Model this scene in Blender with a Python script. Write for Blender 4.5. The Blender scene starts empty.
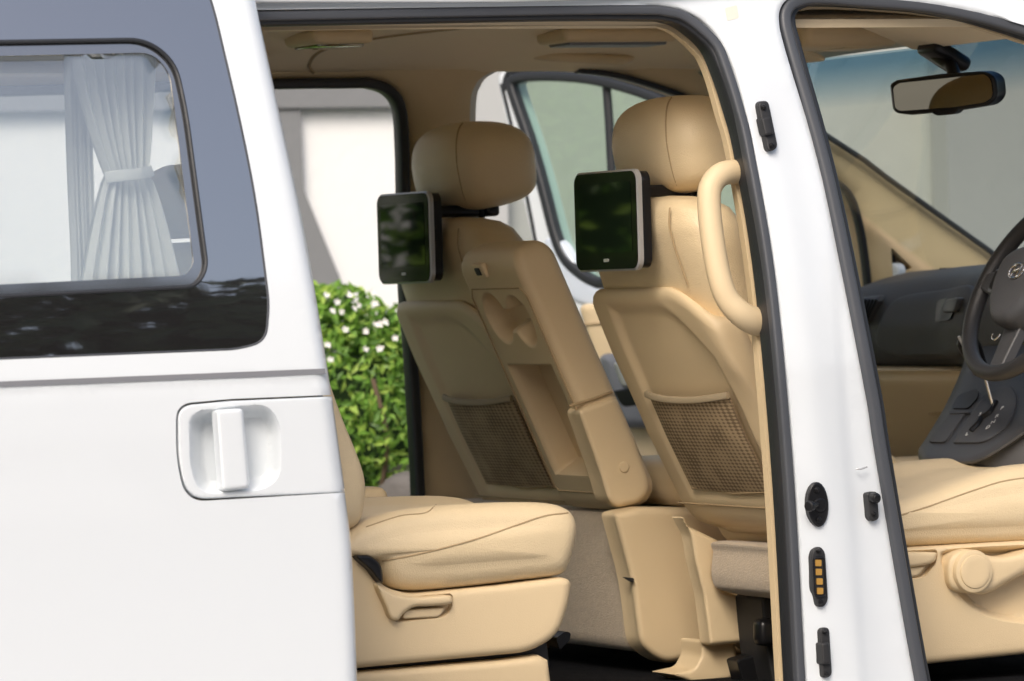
import bpy, bmesh, math, random
from math import sin, cos, pi, sqrt, radians
from mathutils import Vector as V, Matrix
from mathutils.geometry import delaunay_2d_cdt
random.seed(7)
scn = bpy.context.scene
col = scn.collection
# ------------------------------------------------------------------ camera
F = 4700.0; YAW = radians(25); PIT = math.atan(50.5/F); ROL = 0.03; DEP = 8.0
fwd = V((sin(YAW)*cos(PIT), cos(YAW)*cos(PIT), -sin(PIT)))
r0 = V((cos(YAW), -sin(YAW), 0)); u0 = r0.cross(fwd)
RR = r0*cos(ROL) - u0*sin(ROL); UU = u0*cos(ROL) + r0*sin(ROL)
CAM = V((-DEP*sin(YAW), -DEP*cos(YAW), 1.2))
def ray(px, py): return fwd + RR*((px-512)/F) + UU*((340.5-py)/F)
def hit(px, py, P, N):
    d = ray(px, py); N = V(N); return CAM + d*((V(P)-CAM).dot(N)/d.dot(N))
def PY(Y): return lambda px, py, d=0, dv=None: hit(px, py, (0, Y+d, 0), (0, 1, 0))
def PX(X): return lambda px, py, d=0, dv=None: hit(px, py, (X+d, 0, 0), (1, 0, 0))
def PL(P, N): return lambda px, py, d=0, dv=V((0, 0, 0)): hit(px, py, V(P)+dv*d, N)
def YN(z):
    t = max(0.0, z-1.05); return 0.12*t+0.15*t*t
def SN(off=0.0):
    def f(px, py, d=0, dv=None):
        Y = off+d
        for _ in range(6):
            p = hit(px, py, (0, Y, 0), (0, 1, 0)); Y = off+d+YN(p.z)
        return p
    return f
WY = 1.86
def ringx(poly, ds, st=4):
    p = dens(poly, st); out = []
    for i in range(len(p)):
        a = p[i-1]; b = p[(i+1) % len(p)]; tx = b[0]-a[0]; ty = b[1]-a[1]; L = math.hypot(tx, ty) or 1
        for d in ds: out.append((p[i][0]+ty/L*d, p[i][1]-tx/L*d))
    return out
def SF(off=0.0):
    def f(px, py, d=0, dv=V((0, 1, 0))):
        e = d*dv[1]; Y = WY-off+e
        for _ in range(6):
            p = hit(px, py, (0, Y, 0), (0, 1, 0)); Y = WY-off+e-YN(p.z)
        return p
    return f
# ------------------------------------------------------------------ materials
def mat(name, c, rough=.5, metal=0, ior=1.5, coat=0, bump=None, var=None, spec=.5, sheen=0, trans=0, coatr=.03):
    m = bpy.data.materials.new(name); m.use_nodes = True; nt = m.node_tree; b = nt.nodes['Principled BSDF']
    b.inputs['Base Color'].default_value = (*c, 1); b.inputs['Roughness'].default_value = rough
    b.inputs['Metallic'].default_value = metal; b.inputs['IOR'].default_value = ior
    b.inputs['Coat Weight'].default_value = coat; b.inputs['Coat Roughness'].default_value = coatr
    b.inputs['Specular IOR Level'].default_value = spec; b.inputs['Sheen Weight'].default_value = sheen
    b.inputs['Transmission Weight'].default_value = trans
    geo = nt.nodes.new('ShaderNodeNewGeometry')
    if var:      # (scale, amount) gentle tonal variation
        n = nt.nodes.new('ShaderNodeTexNoise'); n.inputs['Scale'].default_value = var[0]; n.inputs['Detail'].default_value = 5
        nt.links.new(geo.outputs['Position'], n.inputs['Vector'])
        mx = nt.nodes.new('ShaderNodeMix'); mx.data_type = 'RGBA'
        a = var[1]; mx.inputs[6].default_value = tuple(x*(1-a) for x in c)+(1,); mx.inputs[7].default_value = tuple(min(1, x*(1+a)) for x in c)+(1,)
        nt.links.new(n.outputs['Fac'], mx.inputs[0]); nt.links.new(mx.outputs[2], b.inputs['Base Color'])
    if bump:     # list of (kind, scale, strength)
        prev = None
        for k, s, st in bump:
            if k == 'v': n = nt.nodes.new('ShaderNodeTexVoronoi'); out = 'Distance'
            else: n = nt.nodes.new('ShaderNodeTexNoise'); n.inputs['Detail'].default_value = 4; out = 'Fac'
            n.inputs['Scale'].default_value = s; nt.links.new(geo.outputs['Position'], n.inputs['Vector'])
            bp = nt.nodes.new('ShaderNodeBump'); bp.inputs['Strength'].default_value = st; bp.inputs['Distance'].default_value = .002 if s > 40 else .006
            nt.links.new(n.outputs[out], bp.inputs['Height'])
            if prev: nt.links.new(prev.outputs['Normal'], bp.inputs['Normal'])
            prev = bp
        nt.links.new(prev.outputs['Normal'], b.inputs['Normal'])
    return m
M = {}
M['paint'] = mat('white_paint', (.725, .765, .79), .35, coat=.8, coatr=.02)
M['leather'] = mat('tan_leather', (.71, .565, .35), .42, bump=[('v', 420, .3), ('n', 9, .55)], var=(7, .05), sheen=.05)
M['plastic'] = mat('tan_plastic', (.69, .54, .33), .5, bump=[('n', 700, .25)], var=(5, .03))
M['liner'] = mat('headliner_cloth', (.85, .69, .45), .95, bump=[('n', 500, .5)], var=(4, .05), sheen=.2)
M['carpet'] = mat('beige_carpet', (.50, .40, .28), 1, bump=[('n', 300, 1), ('n', 60, .6)], var=(120, .18), sheen=.3)
M['floor'] = mat('black_carpet', (.007, .007, .008), .95, spec=.1, bump=[('n', 250, 1), ('n', 20, 1)], var=(60, .4))
M['rubber'] = mat('black_rubber', (.022, .024, .028), .42, bump=[('n', 200, .2)])
M['greyrub'] = mat('grey_rubber', (.065, .07, .08), .45)
M['dash'] = mat('charcoal_dash', (.068, .07, .076), .55, bump=[('v', 500, .3)], var=(20, .06))
M['dash2'] = mat('charcoal_panel', (.055, .056, .06), .4, bump=[('n', 600, .15)])
M['black'] = mat('black_plastic', (.009, .009, .010), .3, spec=.35)
M['gloss'] = mat('black_gloss', (.004, .004, .004), .08, spec=.35)
M['blackm'] = mat('matt_black', (.02, .02, .021), .6)
M['silver'] = mat('silver_plastic', (.50, .50, .50), .28, metal=.5)
M['chrome'] = mat('chrome', (.8, .8, .8), .12, metal=1)
M['screen'] = mat('screen_glass', (.003, .006, .004), .04, ior=1.5)
M['mirror'] = mat('mirror_glass', (.30, .28, .21), .01, metal=1)
M['frit'] = mat('tinted_glass', (.022, .021, .022), .02, ior=4.2, bump=[('n', 1.6, .06), ('n', 5, .02)])
M['frit2'] = mat('window_frame_glass', (.05, .052, .056), .06, ior=3.3)
M['curtain'] = mat('white_curtain', (.86, .86, .83), .85, sheen=.3, bump=[('n', 300, .3)])
M['stripe'] = mat('grey_stripe', (.20, .205, .22), .4)
M['gold'] = mat('gold_contact', (.75, .42, .10), .35, metal=.6)
M['greycloth'] = mat('grey_plastic', (.16, .17, .19), .5)
M['doorpaint'] = mat('door_inner_paint', (.62, .68, .76), .3, coat=.6)
M['white'] = mat('white_mark', (.7, .7, .7), .5)
M['seam'] = mat('seam_thread', (.40, .29, .16), .8)
M['gap'] = mat('shut_gap', (.10, .10, .105), .8)
def glassmat(name, tint, f0, rough=.0):
    m = bpy.data.materials.new(name); m.use_nodes = True; nt = m.node_tree; nt.nodes.clear()
    o = nt.nodes.new('ShaderNodeOutputMaterial'); t = nt.nodes.new('ShaderNodeBsdfTransparent'); g = nt.nodes.new('ShaderNodeBsdfGlossy')
    t.inputs[0].default_value = (*tint, 1); g.inputs['Roughness'].default_value = rough; g.inputs['Color'].default_value = (1, .98, .92, 1)
    ge = nt.nodes.new('ShaderNodeNewGeometry'); dt = nt.nodes.new('ShaderNodeVectorMath'); dt.operation = 'DOT_PRODUCT'
    nt.links.new(ge.outputs['Normal'], dt.inputs[0]); nt.links.new(ge.outputs['Incoming'], dt.inputs[1])
    def mth(op, x, y=None, v=None):
        n = nt.nodes.new('ShaderNodeMath'); n.operation = op; nt.links.new(x, n.inputs[0])
        if v is not None: n.inputs[1].default_value = v
        return n.outputs[0]
    c = mth('ABSOLUTE', dt.outputs['Value']); n = nt.nodes.new('ShaderNodeMath'); n.operation = 'SUBTRACT'; n.inputs[0].default_value = 1; nt.links.new(c, n.inputs[1])
    p = mth('POWER', n.outputs[0], v=5); q = mth('MULTIPLY', p, v=1-f0); r = mth('ADD', q, v=f0)
    mx = nt.nodes.new('ShaderNodeMixShader'); nt.links.new(r, mx.inputs[0])
    nt.links.new(t.outputs[0], mx.inputs[1]); nt.links.new(g.outputs[0], mx.inputs[2]); nt.links.new(mx.outputs[0], o.inputs[0])
    return m, nt, t
M['doorglass'] = glassmat('sliding_window_glass', (.93, .95, .94), .27)[0]
M['glass'] = glassmat('side_glass', (.84, .92, .86), .03)[0]
M['glass2'] = glassmat('clear_glass', (.9, .94, .92), .03)[0]
mws, nt, t = glassmat('windshield_glass', (.9, .95, .92), .03)
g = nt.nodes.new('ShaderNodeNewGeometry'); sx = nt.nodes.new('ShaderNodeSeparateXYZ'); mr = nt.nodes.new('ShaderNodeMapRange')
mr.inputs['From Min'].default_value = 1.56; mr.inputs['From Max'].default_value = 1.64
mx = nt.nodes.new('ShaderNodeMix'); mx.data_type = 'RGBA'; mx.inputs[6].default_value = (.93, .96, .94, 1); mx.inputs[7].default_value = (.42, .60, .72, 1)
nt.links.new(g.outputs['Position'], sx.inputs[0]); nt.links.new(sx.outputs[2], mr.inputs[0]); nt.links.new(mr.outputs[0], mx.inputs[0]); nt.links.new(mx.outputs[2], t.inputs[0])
M['windshield'] = mws
# mesh fabric for the pockets
def netmat():
    m = mat('pocket_net', (.22, .15, .08), .8); nt = m.node_tree; b = nt.nodes['Principled BSDF']
    geo = nt.nodes.new('ShaderNodeNewGeometry'); sx = nt.nodes.new('ShaderNodeSeparateXYZ'); nt.links.new(geo.outputs['Position'], sx.inputs[0])
    def mt(op, x, y):
        n = nt.nodes.new('ShaderNodeMath'); n.operation = op
        for i, q in enumerate((x, y)):
            if isinstance(q, (int, float)): n.inputs[i].default_value = q
            elif q is not None: nt.links.new(q, n.inputs[i])
        return n.outputs[0]
    z2 = mt('MULTIPLY', sx.outputs[2], 2.3); k = 215
    f = mt('MULTIPLY', mt('SINE', mt('MULTIPLY', mt('ADD', sx.outputs[1], z2), k), None), mt('SINE', mt('MULTIPLY', mt('SUBTRACT', sx.outputs[1], z2), k), None))
    cr = nt.nodes.new('ShaderNodeValToRGB'); cr.color_ramp.elements[0].position = .35; cr.color_ramp.elements[1].position = .75
    cr.color_ramp.elements[0].color = (.42, .31, .18, 1); cr.color_ramp.elements[1].color = (.16, .11, .06, 1)
    nz = nt.nodes.new('ShaderNodeTexNoise'); nz.inputs['Scale'].default_value = 16; nt.links.new(geo.outputs['Position'], nz.inputs['Vector'])
    h = mt('ADD', mt('MULTIPLY', f, .42), mt('MULTIPLY', nz.outputs['Fac'], 1.0))
    nt.links.new(h, cr.inputs[0]); nt.links.new(cr.outputs[0], b.inputs['Base Color'])
    return m
M['net'] = netmat()
# ------------------------------------------------------------------ object helpers
WORLD = {}
def empty(name, loc, label, cat, group=None):
    o = bpy.data.objects.new(name, None); col.objects.link(o); o.location = loc; o.empty_display_size = .1
    o['label'] = label; o['category'] = cat
    if group: o['group'] = group
    WORLD[o] = V(loc); return o
def mk(name, vs, fs, m, parent=None, smooth=True, ang=40, bevel=0, sub=0, label=None, center=True):
    vs = [V(v) for v in vs]
    c = sum(vs, V((0, 0, 0)))/len(vs) if center else V((0, 0, 0))
    me = bpy.data.meshes.new(name); me.from_pydata([v-c for v in vs], [], fs); me.validate()
    bm = bmesh.new(); bm.from_mesh(me); bmesh.ops.recalc_face_normals(bm, faces=bm.faces); bm.to_mesh(me); bm.free()
    me.materials.append(M[m] if isinstance(m, str) else m)
    if smooth:
        for p in me.polygons: p.use_smooth = True
        me.set_sharp_from_angle(angle=radians(ang))
    o = bpy.data.objects.new(name, me); col.objects.link(o); o.location = c; WORLD[o] = c.copy()
    if parent:
        o.parent = parent; o.matrix_parent_inverse = Matrix.Translation(-WORLD[parent])
    if bevel:
        b = o.modifiers.new('bevel', 'BEVEL'); b.width = bevel; b.segments = 2; b.limit_method = 'ANGLE'; b.angle_limit = radians(50)
    if sub:
        s = o.modifiers.new('sub', 'SUBSURF'); s.levels = s.render_levels = sub
    if label: o['label'] = label
    return o
def tag(o, label, cat, group=None, kind=None):
    o['label'] = label; o['category'] = cat
    if group: o['group'] = group
    if kind: o['kind'] = kind
    return o
class MB:                                   # collects geometry for one mesh
    def __init__(s): s.v = []; s.f = []
    def add(s, vs, fs):
        n = len(s.v); s.v += [V(v) for v in vs]; s.f += [[i+n for i in f] for f in fs]; return s
    def build(s, name, m, parent=None, **k): return mk(name, s.v, s.f, m, parent, **k)
# 2D helpers
def rc(pts, closed=True, n=7):              # round the corners that carry a radius
    out = []; N = len(pts)
    for i, p in enumerate(pts):
        r = p[2] if len(p) > 2 else 0
        if r == 0 or (not closed and i in (0, N-1)): out.append((p[0], p[1])); continue
        a = V(pts[i-1][:2]); b = V(p[:2]); c = V(pts[(i+1) % N][:2])
        d1 = (a-b); d2 = (c-b); rr = min(r, d1.length*.49, d2.length*.49)
        p1 = b+d1.normalized()*rr; p2 = b+d2.normalized()*rr
        for k in range(n+1):
            t = k/n; q = p1*(1-t)**2+b*2*t*(1-t)+p2*t*t; out.append((q.x, q.y))
    return out
def cr(pts, closed=False, n=6):             # Catmull-Rom through points of any dimension
    P = [V(p) for p in pts]; N = len(P); out = []
    rng = range(N if closed else N-1)
    for i in rng:
        p1 = P[i]; p2 = P[(i+1) % N]
        p0 = P[i-1] if (closed or i > 0) else p1*2-p2
        p3 = P[(i+2) % N] if (closed or i+2 < N) else p2*2-p1
        for k in range(n):
            t = k/n
            out.append(.5*((2*p1)+(p2-p0)*t+(2*p0-5*p1+4*p2-p3)*t*t+(3*p1-p0-3*p2+p3)*t**3))
    if not closed: out.append(P[-1])
    return [tuple(q) for q in out]
def dens(poly, step):
    out = []; N = len(poly)
    for i in range(N):
        a = poly[i]; b = poly[(i+1) % N]; L = math.hypot(b[0]-a[0], b[1]-a[1]); k = max(1, int(L/step+.5))
        for j in range(k): out.append((a[0]+(b[0]-a[0])*j/k, a[1]+(b[1]-a[1])*j/k))
    res = [out[0]]
    for p in out[1:]:
        if math.hypot(p[0]-res[-1][0], p[1]-res[-1][1]) > .02*step: res.append(p)
    if math.hypot(res[0][0]-res[-1][0], res[0][1]-res[-1][1]) < .02*step: res.pop()
    return res
def area(p): return .5*sum(p[i-1][0]*p[i][1]-p[i][0]*p[i-1][1] for i in range(len(p)))
def inside(x, y, poly):
    c = False; j = len(poly)-1
    for i in range(len(poly)):
        xi, yi = poly[i]; xj, yj = poly[j]
        if (yi > y) != (yj > y) and x < (xj-xi)*(y-yi)/(yj-yi)+xi: c = not c
        j = i
    return c
def sd(x, y, poly):                         # >0 inside
    best = 1e18; j = len(poly)-1
    for i in range(len(poly)):
        ax, ay = poly[j]; bx, by = poly[i]; dx = bx-ax; dy = by-ay; L = dx*dx+dy*dy
        t = 0 if L == 0 else max(0, min(1, ((x-ax)*dx+(y-ay)*dy)/L))
        d = (x-ax-t*dx)**2+(y-ay-t*dy)**2
        if d < best: best = d
        j = i
    d = sqrt(best); return d if inside(x, y, poly) else -d
def sm(a, b, x):
    t = max(0, min(1, (x-a)/(b-a))); return t*t*(3-2*t)
def fill2d(outline, holes=(), step=20, rings=(), extra=()):
    polys = [dens(outline, step)]+[dens(h, step) for h in holes]
    vs = []; es = []
    for p in polys:
        n = len(vs); vs += [V(q) for q in p]; es += [(n+i, n+(i+1) % len(p)) for i in range(len(p))]
    xs = [p[0] for p in polys[0]]; ys = [p[1] for p in polys[0]]
    cand = []
    for d in rings:
        for p in [polys[0]]:
            s = 1 if area(p) > 0 else -1
            for i in range(len(p)):
                a = p[i-1]; b = p[(i+1) % len(p)]; tx = b[0]-a[0]; ty = b[1]-a[1]; L = math.hypot(tx, ty) or 1
                cand.append((p[i][0]-s*ty/L*d, p[i][1]+s*tx/L*d, d*.8))
    mr_ = max(rings) if rings else 0
    y = min(ys)+step*.5; k = 0
    while y < max(ys):
        x = min(xs)+step*(.25 if k % 2 else .75)
        while x < max(xs):
            cand.append((x, y, mr_+step*.4)); x += step
        y += step; k += 1
    for x, y, d in list(cand)+[(e[0], e[1], .3) for e in extra]:
        if inside(x, y, polys[0]) and not any(inside(x, y, h) for h in polys[1:]):
            if abs(sd(x, y, polys[0])) >= d and all(-sd(x, y, h) >= min(step*.4, max(d, .1)) for h in polys[1:]): vs.append(V((x, y)))
    ov, oe, of, *_ = delaunay_2d_cdt(vs, es, [], 0, 1e-4)
    tris = []
    for f in of:
        cx = sum(ov[i].x for i in f)/len(f); cy = sum(ov[i].y for i in f)/len(f)
        if inside(cx, cy, polys[0]) and not any(inside(cx, cy, h) for h in polys[1:]): tris.append(list(f))
    used = sorted({i for t in tris for i in t}); ix = {u: k for k, u in enumerate(used)}
    return [(ov[i].x, ov[i].y) for i in used], [[ix[i] for i in t] for t in tris]
def slab(name, outline, surf, thick, m, parent=None, holes=(), step=20, rnd=0, rndm=0, disp=None, dirv=(0, 1, 0), mb=None, extra=(), **k):
    """outline in picture points laid on a real surface, given real thickness along dirv.
    rnd px / rndm metres: rolled edge.  disp(px,py)->metres inward."""
    rings = [rnd*q for q in (.06, .2, .42, .7, 1)] if rnd else ()
    p2, tr = fill2d(outline, holes, step, rings, extra)
    dv = V(dirv); ol = dens(outline, step); top = []
    for x, y in p2:
        d = 0.0
        if rnd:
            s = abs(sd(x, y, ol))
            if s < rnd: q = 1-s/rnd; d += rndm*(1-sqrt(max(0, 1-q*q)))
        if disp: d += disp(x, y)
        
        try: top.append(surf(x, y, d, dv))
        except TypeError: top.append(surf(x, y)+dv*d)
    base = [surf(x, y)+dv*thick for x, y in p2]
    n = len(p2); cnt = {}
    for t in tr:
        for i in range(len(t)):
            e = (t[i], t[(i+1) % len(t)]); cnt[e] = 1
    fs = [t for t in tr]+[[i+n for i in reversed(t)] for t in tr]
    for (a, b) in cnt:
        if (b, a) not in cnt: fs.append([b, a, a+n, b+n])
    if mb is not None: mb.add(top+base, fs); return None
    return mk(name, top+base, fs, m, parent, **k)
def sweep(path, prof, up=(0, 1, 0), closed=False, mb=None, name=None, m=None, parent=None, **k):
    P = [V(p) for p in path]; n = len(P); up = V(up); vs = []; L = len(prof)
    for i in range(n):
        a = P[i-1] if (i > 0 or closed) else P[i]; b = P[(i+1) % n] if (i < n-1 or closed) else P[i]
        t = (b-a).normalized(); s = t.cross(up).normalized(); u = s.cross(t)
        for q in prof:
            vs.append(P[i]+s*q[0]+u*q[1])
    fs = []
    for i in range(n if closed else n-1):
        j = (i+1) % n
        for q in range(L): fs.append([i*L+q, i*L+(q+1) % L, j*L+(q+1) % L, j*L+q])
    if not closed: fs += [list(range(L))[::-1], [(n-1)*L+q for q in range(L)]]
    if mb is not None: mb.add(vs, fs); return
    return mk(name, vs, fs, m, parent, **k)
def circ(r, n=12, ry=None): return [(r*cos(2*pi*i/n), (ry or r)*sin(2*pi*i/n)) for i in range(n)]
def rrp(hw, hd, r, n=4):                    # rounded rectangle profile
    out = []
    for cx_, cy_, a in ((hw-r, hd-r, 0), (-hw+r, hd-r, 90), (-hw+r, -hd+r, 180), (hw-r, -hd+r, 270)):
        for k in range(n+1):
            t = radians(a+90*k/n); out.append((cx_+r*cos(t), cy_+r*sin(t)))
    return out
def tube(path, r, name=None, m=None, parent=None, n=12, up=(0, 1, .01), mb=None, closed=False, **k):
    return sweep(path, circ(r, n), up, closed, mb, name, m, parent, **k)
def surfline(pxs, surf, r, name, m, parent, n=6, smooth=True, mb=None, up=(0, 1, 0)):
    pts = cr(pxs, n=6) if smooth else pxs
    return tube([surf(*p) for p in pts], r, name, m, parent, n=n, mb=mb, up=up)
def loft(rings, name=None, m=None, parent=None, mb=None, caps=True, **k):
    L = len(rings[0]); vs = [p for r in rings for p in r]; fs = []
    for i in range(len(rings)-1):
        for q in range(L): fs.append([i*L+q, i*L+(q+1) % L, (i+1)*L+(q+1) % L, (i+1)*L+q])
    if caps:
        for base, rg in ((0, rings[0]), ((len(rings)-1)*L, rings[-1])):
            c = sum((V(p) for p in rg), V((0, 0, 0)))/L; ci = len(vs); vs.append(c)
            for q in range(L): fs.append([base+q, base+(q+1) % L, ci])
    if mb is not None: mb.add(vs, fs); return
    return mk(name, vs, fs, m, parent, **k)
def arcrr(hw, hd, r, Mn):                   # rounded rect sampled evenly by arc length
    base = rrp(hw, hd, r, 12); base.append(base[0]); d = [0]
    for i in range(1, len(base)): d.append(d[-1]+math.hypot(base[i][0]-base[i-1][0], base[i][1]-base[i-1][1]))
    out = []; j = 0
    for k in range(Mn):
        s = d[-1]*k/Mn
        while d[j+1] < s: j += 1
        t = (s-d[j])/((d[j+1]-d[j]) or 1); out.append((base[j][0]+(base[j+1][0]-base[j][0])*t, base[j][1]+(base[j+1][1]-base[j][1])*t))
    return out
def box(name, c, s, m, parent=None, r=.004, rot=None, mb=None, seg=3, **k):
    """rounded box, centre c, full sizes s"""
    bm = bmesh.new(); bmesh.ops.create_cube(bm, size=1); bmesh.ops.scale(bm, vec=s, verts=bm.verts)
    if r: bmesh.ops.bevel(bm, geom=bm.edges[:], offset=min(r, min(s)*.49), segments=seg, profile=.5, affect='EDGES')
    R = rot if rot else Matrix.Identity(3)
    vs = [R @ v.co + V(c) for v in bm.verts]; bm.verts.index_update(); fs = [[v.index for v in f.verts] for f in bm.faces]; bm.free()
    if mb is not None: mb.add(vs, fs); return
    return mk(name, vs, fs, m, parent, **k)
def extrude(prof, y0, y1, r, name=None, m=None, parent=None, mb=None, bulge=0.0, nr=6, ny=8, step=.02, disp=None, **k):
    """profile in (X,Z), extruded along Y with edges rolled by radius r; ends cushioned by bulge"""
    p = dens(prof, step); s = 1 if area(p) > 0 else -1; N = len(p); nrm = []
    for i in range(N):
        a = p[i-2]; b = p[(i+2) % N]; tx = b[0]-a[0]; ty = b[1]-a[1]; L = math.hypot(tx, ty) or 1
        nrm.append((s*ty/L, -s*tx/L))
    cx_ = sum(q[0] for q in p)/N; cz_ = sum(q[1] for q in p)/N
    rings = []
    hx_ = (max(q[0] for q in p)-min(q[0] for q in p))/2; hz_ = (max(q[1] for q in p)-min(q[1] for q in p))/2; r = min(r, hz_*.8, hx_*.8)
    sect = []
    for k2 in range(nr+1):
        a = pi/2*k2/nr; sect.append((y0+r-r*sin(a), r*(1-cos(a))))
    sect = sect[::-1]                        # from end face (inset r) to side (inset 0)
    ins = []
    for q in (.35, .6, .8, .93): ins.append((q, y0-bulge*(1-q*q)))
    def ring(y, inset, sc=1):
        out = []
        for i in range(N):
            x = p[i][0]; z = p[i][1]
            x = cx_+(x-cx_)*(1-inset/hx_); z = cz_+(z-cz_)*(1-inset/hz_)
            x = cx_+(x-cx_)*sc; z = cz_+(z-cz_)*sc
            v = V((x, y, z))
            if disp: v = disp(v)
            out.append(v)
        return out
    for q, y in ins: rings.append(ring(y, r, q))
    for y, i in sect: rings.append(ring(y, i))
    for k2 in range(1, ny): rings.append(ring(y0+r+(y1-y0-2*r)*k2/ny, 0))
    for y, i in sect[::-1]: rings.append(ring(y0+y1-y, i))
    for q, y in ins[::-1]: rings.append(ring(y1+bulge*(1-q*q), r, q))
    return loft(rings, name, m, parent, mb, **k)
def pxprof(pts, Y, n=6, closed=True, smooth=True):
    q = cr(pts, closed, n) if smooth else pts
    return [(v.x, v.z) for v in (PY(Y)(*a) for a in q)]
def disc(c, axis, r, h, name, m, parent, bev=.003, n=28, mb=None, dome=0, **k):
    ax = V(axis).normalized(); a = ax.orthogonal().normalized(); b = ax.cross(a); c = V(c); rings = []
    for rr, hh in ((r-bev*0, 0), (r, h-bev), (r-bev*.3, h-bev*.3), (r-bev, h), (r*.6, h+dome*.7), (r*.25, h+dome)):
        rings.append([c+ax*hh+(a*cos(2*pi*i/n)+b*sin(2*pi*i/n))*rr for i in range(n)])
    return loft(rings, name, m, parent, mb, **k)
def text(s, size, P, X, Yv, name, m, parent, th=.0004):
    cu = bpy.data.curves.new('t', 'FONT'); cu.body = s; cu.size = size; cu.extrude = th; cu.align_x = 'CENTER'; cu.align_y = 'CENTER'
    o = bpy.data.objects.new('t', cu); col.objects.link(o); bpy.context.view_layer.update()
    me = bpy.data.meshes.new_from_object(o.evaluated_get(bpy.context.evaluated_depsgraph_get()))
    X = V(X).normalized(); Yv = V(Yv).normalized(); Z = X.cross(Yv)
    vs = [V(P)+X*v.co.x+Yv*v.co.y+Z*v.co.z for v in me.vertices]; fs = [list(p.vertices) for p in me.polygons]
    bpy.data.objects.remove(o); return mk(name, vs, fs, m, parent, smooth=False)
from mathutils.bvhtree import BVHTree
def stick(o, pxs, r, name, m, parent, n=6, dense=3, off=0):
    me = o.data; T = BVHTree.FromPolygons([v.co+WORLD[o] for v in me.vertices], [list(p.vertices) for p in me.polygons])
    pts = []
    for q in cr(pxs, n=dense+3):
        d = ray(*q); h = T.ray_cast(CAM, d.normalized())
        if h[0] is not None: pts.append(h[0]+h[1]*off)
    return tube(pts, r, name, m, parent, n=n, up=-fwd)
def copytree(o, off):
    c = o.copy(); col.objects.link(c); c.location = V(o.location)+V(off); WORLD[c] = WORLD[o]+V(off)
    for ch in [x for x in list(bpy.data.objects) if x.parent == o]:
        d = ch.copy(); col.objects.link(d); d.parent = c; d.matrix_parent_inverse = ch.matrix_parent_inverse.copy()
        for g2 in [x for x in list(bpy.data.objects) if x.parent == ch]:
            e = g2.copy(); col.objects.link(e); e.parent = d; e.matrix_parent_inverse = g2.matrix_parent_inverse.copy()
    return c

# ================================================================== THE VAN
van = empty('van', (0.6, .93, 0), 'white passenger van with its side doors open, showing beige leather seats', 'van')

# ---- near body side (with pillar between the two openings)
slide_out = [(540, 6), (636, 5), (664, 6), (684, 11), (705, 23), (723, 46), (738, 84), (753, 152), (775, 280), (793, 470), (805, 681), (812, 790)]
slide_hole = cr([(-560, 26), (0, 14)]+slide_out[0:], n=4)
slide_hole = [p for p in slide_hole]+[(-560, 800)]
front_out = [(945, 790), (916, 681), (877, 460), (864, 380), (823, 180), (786, 53), (779, 22), (781, 7), (790, -2), (812, -7), (860, -3), (939, 5), (1024, 25), (1150, 70), (1300, 150), (1420, 290), (1460, 480), (1470, 790)]
front_hole = cr(front_out, n=4)
# contour of the pillar: rolled flanges, and a shallow step
stepline = [(790, -60), (800, 60), (815, 150), (833, 330), (846, 460), (852, 500), (868, 700), (880, 900)]
def xcr(y): return 826+.058*(y-120)+(y > 400)*.02*(y-400)
def body_disp(x, y):
    d = 0
    if 640 < x < 1000:
        dl = -sd(x, y, slide_hole); df = -sd(x, y, front_hole); w = sm(30, 140, y)
        d += .012*sm(62, 14, df)*w+.006*sm(26, 6, dl)*w
        d += .004*sm(-7, 7, x-xcr(y))*w
        if dl < 5: d += .005*(1-dl/5)**2
        if df < 5: d += .005*(1-df/5)**2
    return d
def offs(poly, ds):
    out = []; s = 1 if area(poly) > 0 else -1; p = dens(poly, 7)
    for i in range(len(p)):
        a = p[i-1]; b = p[(i+1) % len(p)]; tx = b[0]-a[0]; ty = b[1]-a[1]; L = math.hypot(tx, ty) or 1
        for d in ds:
            q = (p[i][0]+s*ty/L*d, p[i][1]-s*tx/L*d)
            if 600 < q[0] < 1050 and -40 < q[1] < 760: out.append(q)
    return out
side = slab('side_panel', [(-760, -14), (-400, -26), (1100, -48), (1560, 60), (1600, 840), (-760, 860)], SN(0), .05, 'paint', van,
            holes=[slide_hole, front_hole, rc([(-740, 60, 30), (-600, 55, 30), (-600, 330, 30), (-740, 335, 30)])], step=12, disp=body_disp, ang=50, extra=offs(slide_hole, (1.5, 3, 5))+offs(front_hole, (1.5, 3, 5))+[(xcr(b)+a, b) for b in range(30, 740, 9) for a in (-7, -3.5, 0, 3.5, 7)])
# metal return of the openings and roof drip rail
sweep([SN(-.012)(x, y) for x, y in cr([(-700, 22), (0, 4), (250, -2), (560, -4), (800, -22), (1000, -30), (1200, -14)], n=5)], rrp(.009, .012, .005), name='roof_rail', m='paint', parent=van)
# seals: grey lip + black bulb
def seal(path_out, path_in, name, a=.5):
    po = cr(path_out, n=6); pi_ = cr(path_in, n=6)
    return po, pi_
s_in = [(-500, 40), (0, 27), (250, 24), (540, 19), (640, 19), (662, 20), (680, 27), (702, 46), (715, 71), (728, 109), (740, 155), (760, 280), (777, 470), (789, 681), (796, 790)]
s_out = [(-500, 30), (0, 18), (250, 12), (540, 6), (640, 5), (667, 7), (689, 13), (720, 40), (731, 66), (744, 110), (753, 152), (775, 280), (793, 470), (805, 681), (812, 790)]
s_mid = [((a[0]*.62+b[0]*.38), (a[1]*.62+b[1]*.38)) for a, b in zip(s_out, s_in)]
s_lo = [((a[0]*.18+b[0]*.82), (a[1]*.18+b[1]*.82)) for a, b in zip(s_out, s_in)]
o = sweep([SN(.012)(x, y) for x, y in cr(s_mid, n=8)], rrp(.0085, .012, .005, 3), name='door_seal', m='greyrub', parent=van)
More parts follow.
